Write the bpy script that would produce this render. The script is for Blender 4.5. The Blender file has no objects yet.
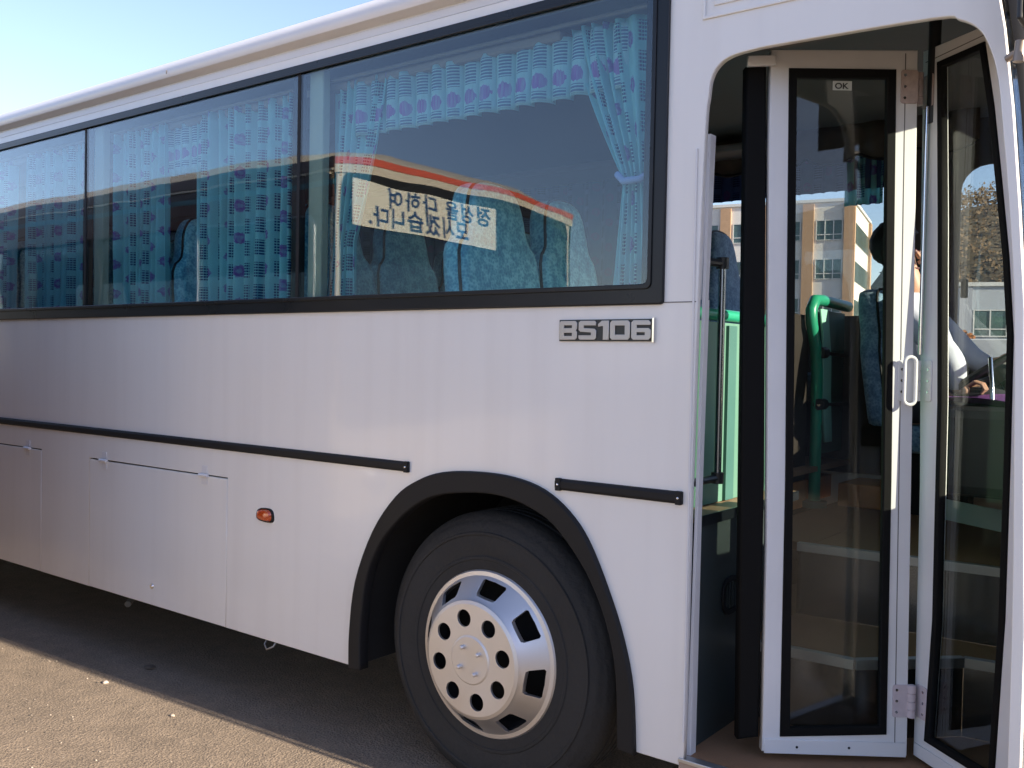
import bpy, bmesh, math, random
from mathutils import Vector, Matrix, noise
random.seed(7)
def hmask(x, y):
    r = -x/(y+2.6); t = min(1, max(0, (r-.272)/.03)); return 1 - .62*t*t*(3-2*t)
scene = bpy.context.scene
COL = scene.collection
R = math.radians

# ------------------------------------------------------------------ camera
F, YAW, PIT, ROL = 952.9, 0.6541, 0.0245, 0.0189
cy, sy, cp, sp, cr, sr = math.cos(YAW), math.sin(YAW), math.cos(PIT), math.sin(PIT), math.cos(ROL), math.sin(ROL)
fw = Vector((-sy*cp, cy*cp, -sp)); rt = Vector((cy, sy, 0)); up = rt.cross(fw)
ax = cr*rt + sr*up; ay = -sr*rt + cr*up
CAM = Vector((0, -2.615, 1.553))
cd = bpy.data.cameras.new('camera'); cam = bpy.data.objects.new('camera', cd); COL.objects.link(cam)
cd.sensor_width = 36; cd.lens = F/1024*36; cd.clip_start = 0.05; cd.clip_end = 2000
M = Matrix((ax, ay, -fw)).transposed().to_4x4(); M.translation = CAM; cam.matrix_world = M
scene.camera = cam

# ------------------------------------------------------------------ sky and sun
SUN_EL, SUN_AZ = R(21), R(3.0)             # azimuth measured from +X towards +Y
w = bpy.data.worlds.new('World'); scene.world = w; w.use_nodes = True
nt = w.node_tree; bg = nt.nodes['Background']
sky = nt.nodes.new('ShaderNodeTexSky'); sky.sky_type = 'NISHITA'; sky.sun_disc = False
sky.sun_elevation = SUN_EL; sky.sun_rotation = R(90) - SUN_AZ
sky.air_density = 1.0; sky.dust_density = 0.35; sky.ozone_density = 2.0
tone = nt.nodes.new('ShaderNodeMix'); tone.data_type = 'RGBA'; tone.blend_type = 'MULTIPLY'; tone.inputs['Factor'].default_value = 1; tone.inputs['B'].default_value = (1.07, .93, 1.01, 1)
nt.links.new(sky.outputs[0], tone.inputs['A']); nt.links.new(tone.outputs['Result'], bg.inputs[0]); bg.inputs[1].default_value = 0.103
sd = Vector((math.cos(SUN_EL)*math.cos(SUN_AZ), math.cos(SUN_EL)*math.sin(SUN_AZ), math.sin(SUN_EL)))
sl = bpy.data.lights.new('sun', 'SUN'); sl.energy = 5.0; sl.angle = R(0.53); sl.color = (1, .86, .70)
so = bpy.data.objects.new('sun', sl); COL.objects.link(so); so.rotation_euler = sd.to_track_quat('Z', 'Y').to_euler()
scene.view_settings.view_transform = 'Standard'; scene.view_settings.look = 'None'
scene.view_settings.gamma = 1; scene.view_settings.exposure = 1.56
cyc = scene.cycles
cyc.transparent_max_bounces = 28; cyc.max_bounces = 9; cyc.glossy_bounces = 5; cyc.diffuse_bounces = 4
cyc.caustics_reflective = False; cyc.caustics_refractive = False; cyc.use_denoising = True
cyc.sample_clamp_indirect = 6

# ------------------------------------------------------------------ materials
def new_mat(name):
    m = bpy.data.materials.new(name); m.use_nodes = True
    return m, m.node_tree, m.node_tree.nodes['Principled BSDF']

def pbr(name, col, rough=.5, metal=0, var=.12, scale=6, bump=0, bscale=60, coat=0, spec=.5, sheen=0, fine=0):
    """principled colour with noise-driven variation in tone and roughness"""
    m, t, b = new_mat(name)
    tc = t.nodes.new('ShaderNodeTexCoord'); n = t.nodes.new('ShaderNodeTexNoise')
    n.inputs['Scale'].default_value = scale; n.inputs['Detail'].default_value = 6
    t.links.new(tc.outputs['Object'], n.inputs['Vector'])
    mx = t.nodes.new('ShaderNodeMix'); mx.data_type = 'RGBA'
    mx.inputs['A'].default_value = (*[c*(1-var) for c in col], 1)
    mx.inputs['B'].default_value = (*[min(1, c*(1+var)) for c in col], 1)
    t.links.new(n.outputs['Fac'], mx.inputs['Factor'])
    t.links.new(mx.outputs['Result'], b.inputs['Base Color'])
    mr = t.nodes.new('ShaderNodeMapRange'); mr.inputs['To Min'].default_value = max(0, rough-.08); mr.inputs['To Max'].default_value = min(1, rough+.08)
    t.links.new(n.outputs['Fac'], mr.inputs['Value']); t.links.new(mr.outputs[0], b.inputs['Roughness'])
    b.inputs['Metallic'].default_value = metal; b.inputs['Coat Weight'].default_value = coat
    b.inputs['Specular IOR Level'].default_value = spec
    if bump:
        n2 = t.nodes.new('ShaderNodeTexNoise'); n2.inputs['Scale'].default_value = bscale; n2.inputs['Detail'].default_value = 4
        t.links.new(tc.outputs['Object'], n2.inputs['Vector'])
        bp = t.nodes.new('ShaderNodeBump'); bp.inputs['Strength'].default_value = bump; bp.inputs['Distance'].default_value = .01
        t.links.new(n2.outputs['Fac'], bp.inputs['Height']); t.links.new(bp.outputs[0], b.inputs['Normal'])
    return m

def glass(name, tint, r0=.05, wob=0.0, wscale=1.5, gain=1.0):
    """coated pane: tinted see-through plus mirror reflection that grows with the viewing angle"""
    m = bpy.data.materials.new(name); m.use_nodes = True; t = m.node_tree; t.nodes.clear()
    out = t.nodes.new('ShaderNodeOutputMaterial'); mix = t.nodes.new('ShaderNodeMixShader')
    tr = t.nodes.new('ShaderNodeBsdfTransparent'); tr.inputs[0].default_value = (*tint, 1)
    gl = t.nodes.new('ShaderNodeBsdfGlossy'); gl.inputs['Roughness'].default_value = 0.0; gl.inputs[0].default_value = (.95, .97, 1, 1)
    lw = t.nodes.new('ShaderNodeLayerWeight'); lw.inputs['Blend'].default_value = .5
    pw = t.nodes.new('ShaderNodeMath'); pw.operation = 'POWER'; pw.inputs[1].default_value = 4
    t.links.new(lw.outputs['Facing'], pw.inputs[0])
    ma = t.nodes.new('ShaderNodeMath'); ma.operation = 'MULTIPLY_ADD'; ma.inputs[1].default_value = (1-r0)*gain; ma.inputs[2].default_value = r0; ma.use_clamp = True
    t.links.new(pw.outputs[0], ma.inputs[0]); t.links.new(ma.outputs[0], mix.inputs[0])
    t.links.new(tr.outputs[0], mix.inputs[1]); t.links.new(gl.outputs[0], mix.inputs[2]); t.links.new(mix.outputs[0], out.inputs[0])
    if wob:
        tc = t.nodes.new('ShaderNodeTexCoord'); n = t.nodes.new('ShaderNodeTexNoise'); n.inputs['Scale'].default_value = wscale; n.inputs['Detail'].default_value = 1
        t.links.new(tc.outputs['Object'], n.inputs['Vector'])
        bp = t.nodes.new('ShaderNodeBump'); bp.inputs['Strength'].default_value = 1; bp.inputs['Distance'].default_value = wob
        t.links.new(n.outputs['Fac'], bp.inputs['Height']); t.links.new(bp.outputs[0], gl.inputs['Normal'])
    return m

def nodes_math(t):
    def mth(op, a, b=None, c=None, clamp=False):
        n = t.nodes.new('ShaderNodeMath'); n.operation = op; n.use_clamp = clamp
        for i, v in enumerate((a, b, c)):
            if v is None: continue
            if isinstance(v, (int, float)): n.inputs[i].default_value = v
            else: t.links.new(v, n.inputs[i])
        return n.outputs[0]
    return mth

def curtain_mat(name, base, flower, hatch, trans=.45):
    m = bpy.data.materials.new(name); m.use_nodes = True; t = m.node_tree; t.nodes.clear(); mth = nodes_math(t)
    uv = t.nodes.new('ShaderNodeUVMap'); sx = t.nodes.new('ShaderNodeSeparateXYZ'); t.links.new(uv.outputs[0], sx.inputs[0])
    u, v = sx.outputs[0], sx.outputs[1]
    ns = t.nodes.new('ShaderNodeTexNoise'); ns.inputs['Scale'].default_value = 70; t.links.new(uv.outputs[0], ns.inputs['Vector'])
    # printed flowers, one column in two, and woven dark blocks in the other
    cu = mth('DIVIDE', u, .16); cell = mth('FLOOR', cu)
    fu = mth('FRACT', cu); fv = mth('FRACT', mth('ADD', mth('DIVIDE', v, .15), mth('MULTIPLY', cell, .5)))
    du = mth('MULTIPLY', mth('SUBTRACT', fu, .27), .16); dv = mth('MULTIPLY', mth('SUBTRACT', fv, .5), .15)
    dist = mth('SQRT', mth('ADD', mth('MULTIPLY', du, du), mth('MULTIPLY', dv, dv)))
    fl = mth('LESS_THAN', mth('ADD', dist, mth('MULTIPLY', mth('SUBTRACT', ns.outputs[0], .5), .03)), .027)
    core = mth('LESS_THAN', dist, .010)
    inu = mth('LESS_THAN', mth('ABSOLUTE', mth('SUBTRACT', fu, .76)), .17)
    gv = mth('FRACT', mth('DIVIDE', v, .10)); inv = mth('LESS_THAN', mth('ABSOLUTE', mth('SUBTRACT', gv, .5)), .34)
    st = mth('LESS_THAN', mth('FRACT', mth('DIVIDE', v, .0125)), .62)
    st2 = mth('LESS_THAN', mth('FRACT', mth('DIVIDE', u, .011)), .8)
    ha = mth('MULTIPLY', mth('MULTIPLY', inu, inv), mth('MULTIPLY', st, st2))
    def mix(f, a, b):
        n = t.nodes.new('ShaderNodeMix'); n.data_type = 'RGBA'
        if isinstance(f, float): n.inputs['Factor'].default_value = f
        else: t.links.new(f, n.inputs['Factor'])
        for k, s in (('A', a), ('B', b)):
            if isinstance(s, tuple): n.inputs[k].default_value = (*s, 1)
            else: t.links.new(s, n.inputs[k])
        return n.outputs['Result']
    n2 = t.nodes.new('ShaderNodeTexNoise'); n2.inputs['Scale'].default_value = 3; t.links.new(uv.outputs[0], n2.inputs['Vector'])
    c = mix(n2.outputs[0], tuple(x*.8 for x in base), tuple(min(1, x*1.15) for x in base))
    c = mix(mth('MULTIPLY', mth('MULTIPLY', fl, ns.outputs[0]), 1.7, clamp=True), c, flower); c = mix(mth('MULTIPLY', core, .3), c, base); c = mix(mth('MULTIPLY', ha, .95), c, hatch)
    d = t.nodes.new('ShaderNodeBsdfDiffuse'); tl = t.nodes.new('ShaderNodeBsdfTranslucent'); ms = t.nodes.new('ShaderNodeMixShader')
    t.links.new(c, d.inputs[0]); t.links.new(c, tl.inputs[0]); ms.inputs[0].default_value = trans
    t.links.new(d.outputs[0], ms.inputs[1]); t.links.new(tl.outputs[0], ms.inputs[2])
    o = t.nodes.new('ShaderNodeOutputMaterial'); t.links.new(ms.outputs[0], o.inputs[0])
    return m

def fabric_mat(name, a, b_, c_):
    m, t, b = new_mat(name); mth = nodes_math(t)
    tc = t.nodes.new('ShaderNodeTexCoord')
    v = t.nodes.new('ShaderNodeTexVoronoi'); v.inputs['Scale'].default_value = 85; t.links.new(tc.outputs['Object'], v.inputs['Vector'])
    n = t.nodes.new('ShaderNodeTexNoise'); n.inputs['Scale'].default_value = 22; n.inputs['Detail'].default_value = 5; t.links.new(tc.outputs['Object'], n.inputs['Vector'])
    cr_ = t.nodes.new('ShaderNodeValToRGB'); e = cr_.color_ramp.elements; e[0].position = .3; e[0].color = (*a, 1); e[1].position = .7; e[1].color = (*b_, 1)
    k = cr_.color_ramp.elements.new(.52); k.color = (*c_, 1)
    s = mth('ADD', mth('MULTIPLY', v.outputs['Distance'], .35), mth('MULTIPLY', n.outputs[0], .75))
    t.links.new(s, cr_.inputs[0]); t.links.new(cr_.outputs[0], b.inputs['Base Color']); b.inputs['Roughness'].default_value = .9; b.inputs['Sheen Weight'].default_value = .3
    bp = t.nodes.new('ShaderNodeBump'); bp.inputs['Strength'].default_value = .5; bp.inputs['Distance'].default_value = .004
    t.links.new(n.outputs[0], bp.inputs['Height']); t.links.new(bp.outputs[0], b.inputs['Normal'])
    return m

def ground_mat():
    m, t, b = new_mat('gritty asphalt'); mth = nodes_math(t)
    tc = t.nodes.new('ShaderNodeTexCoord')
    def nz(s, d=5):
        n = t.nodes.new('ShaderNodeTexNoise'); n.inputs['Scale'].default_value = s; n.inputs['Detail'].default_value = d; t.links.new(tc.outputs['Object'], n.inputs['Vector']); return n.outputs[0]
    big, mid, fine = nz(.9), nz(9), nz(140, 3)
    v = t.nodes.new('ShaderNodeTexVoronoi'); v.inputs['Scale'].default_value = 95; t.links.new(tc.outputs['Object'], v.inputs['Vector'])
    v2 = t.nodes.new('ShaderNodeTexVoronoi'); v2.inputs['Scale'].default_value = 24; t.links.new(tc.outputs['Object'], v2.inputs['Vector'])
    cr_ = t.nodes.new('ShaderNodeValToRGB'); e = cr_.color_ramp.elements
    e[0].position = .25; e[0].color = (.045, .038, .032, 1); e[1].position = .78; e[1].color = (.34, .265, .19, 1)
    k = cr_.color_ramp.elements.new(.5); k.color = (.175, .138, .100, 1)
    s = mth('ADD', mth('ADD', mth('MULTIPLY', big, .22), mth('MULTIPLY', mid, .22)), mth('ADD', mth('MULTIPLY', fine, .48), mth('MULTIPLY', v.outputs['Distance'], .16)))
    t.links.new(s, cr_.inputs[0])
    spots = mth('LESS_THAN', v2.outputs['Distance'], .07)     # scattered pale chips
    sc = t.nodes.new('ShaderNodeSeparateColor'); t.links.new(v2.outputs['Color'], sc.inputs[0])
    spots = mth('MULTIPLY', spots, mth('GREATER_THAN', sc.outputs[0], .72))
    mx = t.nodes.new('ShaderNodeMix'); mx.data_type = 'RGBA'; t.links.new(spots, mx.inputs['Factor']); t.links.new(cr_.outputs[0], mx.inputs['A']); mx.inputs['B'].default_value = (.33, .30, .26, 1)
    dk = mth('MULTIPLY', mth('LESS_THAN', v2.outputs['Distance'], .10), mth('LESS_THAN', sc.outputs[1], .2))
    mx2 = t.nodes.new('ShaderNodeMix'); mx2.data_type = 'RGBA'; t.links.new(dk, mx2.inputs['Factor']); t.links.new(mx.outputs['Result'], mx2.inputs['A']); mx2.inputs['B'].default_value = (.03, .028, .026, 1)
    t.links.new(mx2.outputs['Result'], b.inputs['Base Color']); b.inputs['Roughness'].default_value = .92
    h = mth('ADD', mth('MULTIPLY', v.outputs['Distance'], .7), mth('ADD', fine, mth('MULTIPLY', mid, 1.5)))
    bp = t.nodes.new('ShaderNodeBump'); bp.inputs['Strength'].default_value = .8; bp.inputs['Distance'].default_value = .007
    t.links.new(h, bp.inputs['Height']); t.links.new(bp.outputs[0], b.inputs['Normal'])
    return m

def paint_mat():
    """white coach paint: slightly uneven sheet metal, faint vertical wash streaks, road grime on the skirt"""
    m, t, b = new_mat('white coach paint'); mth = nodes_math(t)
    tc = t.nodes.new('ShaderNodeTexCoord'); mp = t.nodes.new('ShaderNodeMapping'); t.links.new(tc.outputs['Object'], mp.inputs[0]); mp.inputs['Scale'].default_value = (9, 9, .5)
    st = t.nodes.new('ShaderNodeTexNoise'); st.inputs['Scale'].default_value = 1.2; st.inputs['Detail'].default_value = 6; t.links.new(mp.outputs[0], st.inputs['Vector'])
    n = t.nodes.new('ShaderNodeTexNoise'); n.inputs['Scale'].default_value = 3; n.inputs['Detail'].default_value = 8; t.links.new(tc.outputs['Object'], n.inputs['Vector'])
    sx = t.nodes.new('ShaderNodeSeparateXYZ'); t.links.new(tc.outputs['Object'], sx.inputs[0])
    low = mth('MULTIPLY', mth('MULTIPLY', mth('SUBTRACT', .75, sx.outputs[2], clamp=True), .9), n.outputs[0], clamp=True)
    fac = mth('ADD', mth('MULTIPLY', mth('SUBTRACT', st.outputs[0], .45, clamp=True), .35), low, clamp=True)
    mx = t.nodes.new('ShaderNodeMix'); mx.data_type = 'RGBA'; mx.inputs['A'].default_value = (.86, .845, .81, 1); mx.inputs['B'].default_value = (.50, .45, .40, 1)
    t.links.new(fac, mx.inputs['Factor']); t.links.new(mx.outputs['Result'], b.inputs['Base Color'])
    b.inputs['Roughness'].default_value = .36; b.inputs['Coat Weight'].default_value = .28; b.inputs['Coat Roughness'].default_value = .08
    n3 = t.nodes.new('ShaderNodeTexNoise'); n3.inputs['Scale'].default_value = 1.6; n3.inputs['Detail'].default_value = 1; t.links.new(tc.outputs['Object'], n3.inputs['Vector'])
    bp = t.nodes.new('ShaderNodeBump'); bp.inputs['Strength'].default_value = 1; bp.inputs['Distance'].default_value = .012
    t.links.new(n3.outputs[0], bp.inputs['Height']); t.links.new(bp.outputs[0], b.inputs['Normal']); t.links.new(bp.outputs[0], b.inputs['Coat Normal'])
    return m

def metal_mat(name, col, rough, streak=(1, 1, 1)):
    m, t, b = new_mat(name)
    tc = t.nodes.new('ShaderNodeTexCoord'); mp = t.nodes.new('ShaderNodeMapping'); t.links.new(tc.outputs['Object'], mp.inputs[0]); mp.inputs['Scale'].default_value = streak
    n = t.nodes.new('ShaderNodeTexNoise'); n.inputs['Scale'].default_value = 5; n.inputs['Detail'].default_value = 6; t.links.new(mp.outputs[0], n.inputs['Vector'])
    mr = t.nodes.new('ShaderNodeMapRange'); mr.inputs['To Min'].default_value = rough*.7; mr.inputs['To Max'].default_value = rough*1.4; t.links.new(n.outputs[0], mr.inputs['Value'])
    t.links.new(mr.outputs[0], b.inputs['Roughness']); b.inputs['Metallic'].default_value = 1
    if streak != (1, 1, 1):
        n2 = t.nodes.new('ShaderNodeTexNoise'); n2.inputs['Scale'].default_value = .9; n2.inputs['Detail'].default_value = 0; t.links.new(mp.outputs[0], n2.inputs['Vector'])
        bp = t.nodes.new('ShaderNodeBump'); bp.inputs['Distance'].default_value = .02; t.links.new(n2.outputs[0], bp.inputs['Height']); t.links.new(bp.outputs[0], b.inputs['Normal'])
    mx = t.nodes.new('ShaderNodeMix'); mx.data_type = 'RGBA'; mx.inputs['A'].default_value = (*[c*.8 for c in col], 1); mx.inputs['B'].default_value = (*col, 1)
    t.links.new(n.outputs[0], mx.inputs['Factor']); t.links.new(mx.outputs['Result'], b.inputs['Base Color'])
    return m

PAINT = paint_mat()
DOORP = pbr('door white paint', (.76, .755, .755), .38, var=.08, coat=.2)
RUB = pbr('black rubber', (.010, .0105, .012), .6, var=.3, spec=.3)
SEAL = pbr('black door seal', (.005, .005, .005), .7, var=.3, spec=.15)
TRIM = pbr('black window trim', (.010, .013, .017), .3, var=.2, spec=.35)
TYRE = pbr('tyre rubber', (.026, .0255, .025), .82, bump=.5, bscale=45, var=.5, scale=5)
DARK = pbr('dark underbody', (.012, .012, .012), .9)
BLUEG = glass('blue tinted glass', (.85, .945, .955), .055, wob=.0022, wscale=2.2)
CLEARG = glass('clear glass', (.90, .93, .92), .04)
DOORG = glass('door glass', (.82, .84, .82), .024, wob=.0006)
FARG = glass('far window glass', (.88, .91, .91), .04)
DKG = glass('dark glass', (.25, .28, .3), .10)
STEEL = metal_mat('brushed step steel', (.24, .26, .29), .22, (3.2, 3.2, .12))
ALU = metal_mat('aluminium strip', (.62, .63, .64), .42)
HUB = metal_mat('silver hub cap', (.78, .76, .75), .50)
CHROME = metal_mat('chrome', (.85, .85, .86), .12)
TREAD = pbr('brown step tread', (.30, .16, .08), .75, bump=.3, bscale=150)
FLOORM = pbr('tan vinyl floor', (.30, .19, .11), .55, var=.2)
WELL = pbr('dark green stair panel', (.035, .046, .048), .4, var=.25)
MINT = pbr('mint partition panel', (.11, .235, .175), .5, var=.08)
MINTD = pbr('dark green partition', (.05, .14, .12), .5)
GPIPE = pbr('green padded pipe', (.02, .30, .17), .35, coat=.3)
SEATF = fabric_mat('teal seat cloth', (.06, .20, .34), (.30, .66, .74), (.12, .40, .52))
SEATB = fabric_mat('blue seat cloth', (.07, .13, .22), (.24, .38, .50), (.13, .24, .36))
COVER = pbr('pale seat cover', (.45, .62, .66), .8)
INTER = pbr('interior grey lining', (.20, .21, .21), .75)
CEIL = pbr('interior ceiling', (.13, .13, .12), .8)
WOOD = pbr('brown wooden box', (.60, .26, .085), .5, var=.35, scale=14)
POST = pbr('olive window post', (.34, .38, .31), .6)
CURT = curtain_mat('teal floral curtain', (.40, .80, .86), (.30, .17, .55), (.02, .06, .24), .55)
def valance_mat(name, base, flower, hatch):
    m = bpy.data.materials.new(name); m.use_nodes = True; t = m.node_tree; t.nodes.clear(); mth = nodes_math(t)
    uv = t.nodes.new('ShaderNodeUVMap'); sx = t.nodes.new('ShaderNodeSeparateXYZ'); t.links.new(uv.outputs[0], sx.inputs[0])
    u, v = sx.outputs[0], sx.outputs[1]; fu = mth('FRACT', u)
    ns = t.nodes.new('ShaderNodeTexNoise'); ns.inputs['Scale'].default_value = 9; t.links.new(uv.outputs[0], ns.inputs['Vector'])
    inu = mth('LESS_THAN', mth('ABSOLUTE', mth('SUBTRACT', fu, .55)), .30)
    z1 = mth('LESS_THAN', mth('ABSOLUTE', mth('SUBTRACT', v, .055)), .040); z2 = mth('LESS_THAN', mth('ABSOLUTE', mth('SUBTRACT', v, .192)), .016)
    st = mth('LESS_THAN', mth('FRACT', mth('DIVIDE', v, .0115)), .6)
    ha = mth('MULTIPLY', mth('MULTIPLY', inu, st), mth('ADD', z1, z2, clamp=True))
    du = mth('MULTIPLY', mth('SUBTRACT', fu, .52), .085); dv = mth('SUBTRACT', v, .142)
    d_ = mth('SQRT', mth('ADD', mth('MULTIPLY', du, du), mth('MULTIPLY', dv, dv)))
    fl = mth('LESS_THAN', mth('ADD', d_, mth('MULTIPLY', mth('SUBTRACT', ns.outputs[0], .5), .03)), .028)
    def mix(f, a, b):
        n = t.nodes.new('ShaderNodeMix'); n.data_type = 'RGBA'; t.links.new(f, n.inputs['Factor'])
        for k, q in (('A', a), ('B', b)):
            if isinstance(q, tuple): n.inputs[k].default_value = (*q, 1)
            else: t.links.new(q, n.inputs[k])
        return n.outputs['Result']
    c = mix(ns.outputs[0], tuple(x*.85 for x in base), tuple(min(1, x*1.1) for x in base)); c = mix(mth('MULTIPLY', mth('MULTIPLY', fl, ns.outputs[0]), 1.7, clamp=True), c, flower); c = mix(mth('MULTIPLY', ha, .8), c, hatch)
    d = t.nodes.new('ShaderNodeBsdfDiffuse'); tl = t.nodes.new('ShaderNodeBsdfTranslucent'); ms = t.nodes.new('ShaderNodeMixShader')
    t.links.new(c, d.inputs[0]); t.links.new(c, tl.inputs[0]); ms.inputs[0].default_value = .4
    t.links.new(d.outputs[0], ms.inputs[1]); t.links.new(tl.outputs[0], ms.inputs[2])
    o = t.nodes.new('ShaderNodeOutputMaterial'); t.links.new(ms.outputs[0], o.inputs[0]); return m
VALN = valance_mat('pleated valance cloth', (.48, .78, .86), (.38, .20, .60), (.04, .12, .34))
CURD = curtain_mat('navy curtain cloth', (.07, .10, .22), (.12, .06, .2), (.01, .02, .07), .3)
VALB = pbr('brown valance cloth', (.085, .06, .045), .9, var=.4, scale=20)
FRNG = pbr('black fringe', (.012, .01, .012), .9)
PURP = pbr('purple cloth', (.20, .055, .26), .8, var=.25, scale=20)
BLKP = pbr('black dashboard plastic', (.02, .021, .022), .45, var=.3)
GREYP = pbr('grey moulded panel', (.42, .46, .50), .5)
SKIN = pbr('skin', (.42, .24, .16), .55)
SHIRT = pbr('white shirt cloth', (.55, .58, .66), .85, bump=.4, bscale=14)
HAIR = pbr('black hair', (.012, .011, .011), .6)
TROUS = pbr('dark trousers', (.03, .03, .04), .8)
ORANGE = pbr('orange lens', (.55, .075, .012), .15, var=.2, scale=60, coat=.8)
RUST = pbr('rusty metal', (.22, .10, .06), .8, var=.4, scale=40)
WIREM = pbr('wire', (.03, .03, .03), .6)

# ------------------------------------------------------------------ helpers
def mesh_obj(name, bm, mat, parent=None, smooth=False, bevel=0, seg=2, ang=35):
    me = bpy.data.meshes.new(name)
    bmesh.ops.recalc_face_normals(bm, faces=bm.faces)
    bm.to_mesh(me); bm.free()
    o = bpy.data.objects.new(name, me); COL.objects.link(o)
    mats = mat if isinstance(mat, (list, tuple)) else [mat]
    for m in mats: me.materials.append(m)
    if parent: o.parent = parent
    if smooth:
        for p in me.polygons: p.use_smooth = True
        me.set_sharp_from_angle(angle=R(ang))
    if bevel:
        b = o.modifiers.new('b', 'BEVEL'); b.width = bevel; b.segments = seg; b.limit_method = 'ANGLE'; b.angle_limit = R(40); b.harden_normals = False
    return o

def box(bm, x0, x1, y0, y1, z0, z1, M_=None, mi=0):
    vs = [bm.verts.new((x, y, z)) for x in (x0, x1) for y in (y0, y1) for z in (z0, z1)]
    if M_ is not None:
        for v in vs: v.co = M_ @ v.co
    for f in ((0,1,3,2),(4,6,7,5),(0,4,5,1),(2,3,7,6),(0,2,6,4),(1,5,7,3)):
        fc = bm.faces.new([vs[i] for i in f]); fc.material_index = mi

def bx(name, dims, mat, parent=None, bevel=0, M_=None):
    bm = bmesh.new(); box(bm, *dims, M_=M_); return mesh_obj(name, bm, mat, parent, bevel=bevel)

def tube(bm, pts, r, seg=10, mi=0, cap=True):
    """pts: list of Vector; r: radius or list"""
    pts = [Vector(p) for p in pts]; n = len(pts); rs = r if isinstance(r, (list, tuple)) else [r]*n
    rings = []; prev = None
    for i, p in enumerate(pts):
        d = (pts[min(i+1, n-1)] - pts[max(i-1, 0)]).normalized()
        a = d.orthogonal().normalized() if prev is None else (prev - d*prev.dot(d)).normalized()
        prev = a; b = d.cross(a)
        rings.append([bm.verts.new(p + (a*math.cos(2*math.pi*k/seg) + b*math.sin(2*math.pi*k/seg))*rs[i]) for k in range(seg)])
    for i in range(n-1):
        for k in range(seg):
            f = bm.faces.new((rings[i][k], rings[i][(k+1) % seg], rings[i+1][(k+1) % seg], rings[i+1][k])); f.material_index = mi
    if cap:
        bm.faces.new(rings[0][::-1]).material_index = mi; bm.faces.new(rings[-1]).material_index = mi

def tb(name, pts, r, mat, parent=None, seg=10):
    bm = bmesh.new(); tube(bm, pts, r, seg); return mesh_obj(name, bm, mat, parent, smooth=True, ang=50)

def lathe(bm, prof, c, axis, seg=48, closed=False, mi=0):
    """prof: (radius, offset along axis)"""
    axis = Vector(axis).normalized(); a = axis.orthogonal().normalized(); b = axis.cross(a); c = Vector(c)
    rings = [[bm.verts.new(c + axis*h + (a*math.cos(2*math.pi*k/seg) + b*math.sin(2*math.pi*k/seg))*max(r, 1e-4)) for k in range(seg)] for r, h in prof]
    m = len(rings)
    for i in range(m if closed else m-1):
        A, B = rings[i], rings[(i+1) % m]
        for k in range(seg):
            f = bm.faces.new((A[k], A[(k+1) % seg], B[(k+1) % seg], B[k])); f.material_index = mi

def shape(name, outer, holes, thick, mat, parent=None, bev=0, to=None, smooth=False):
    """flat plate with holes from a filled 2D curve; to(x, y, z) maps local (across, up, out) into the scene.
       local z runs 0 .. thick"""
    cu = bpy.data.curves.new(name, 'CURVE'); cu.dimensions = '2D'; cu.fill_mode = 'BOTH'
    for poly in [outer] + list(holes):
        s = cu.splines.new('POLY'); s.points.add(len(poly)-1); s.use_cyclic_u = True
        for p, q in zip(s.points, poly): p.co = (q[0], q[1], 0, 1)
    cu.extrude = max(thick/2 - bev, 1e-5)
    if bev: cu.bevel_depth = bev; cu.bevel_resolution = 1; cu.offset = -bev
    o = bpy.data.objects.new(name, cu); COL.objects.link(o)
    dg = bpy.context.evaluated_depsgraph_get(); me = bpy.data.meshes.new_from_object(o.evaluated_get(dg))
    bpy.data.objects.remove(o); me.name = name
    for v in me.vertices:
        c = (v.co.x, v.co.y, v.co.z + thick/2)
        v.co = to(*c) if to else c
    bm = bmesh.new(); bm.from_mesh(me); bmesh.ops.remove_doubles(bm, verts=bm.verts, dist=1e-5); bmesh.ops.recalc_face_normals(bm, faces=bm.faces); bm.to_mesh(me); bm.free()
    me.materials.clear(); me.materials.append(mat)
    ob = bpy.data.objects.new(name, me); COL.objects.link(ob)
    if parent: ob.parent = parent
    return ob

def side(y):                       # plate lying on the bus side: thickness goes inwards from y
    return lambda a, b, c: Vector((a, y + c, b))

def arc(cx, cz, r, a0, a1, n=8):
    return [(cx + r*math.cos(R(a0 + (a1-a0)*i/n)), cz + r*math.sin(R(a0 + (a1-a0)*i/n))) for i in range(n+1)]

def rrect(x0, x1, z0, z1, r, n=5):
    return arc(x1-r, z1-r, r, 0, 90, n) + arc(x0+r, z1-r, r, 90, 180, n) + arc(x0+r, z0+r, r, 180, 270, n) + arc(x1-r, z0+r, r, 270, 360, n)

def empty(name, loc=(0, 0, 0), rz=0):
    o = bpy.data.objects.new(name, None); COL.objects.link(o); o.location = loc; o.rotation_euler = (0, 0, rz); o.empty_display_size = .1
    return o

def tag(o, label=None, cat=None, group=None, kind=None):
    if label: o['label'] = label
    if cat: o['category'] = cat
    if group: o['group'] = group
    if kind: o['kind'] = kind
    return o

def kids(o, name, parent):          # reparent helper
    o.name = name; o.parent = parent; return o

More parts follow.
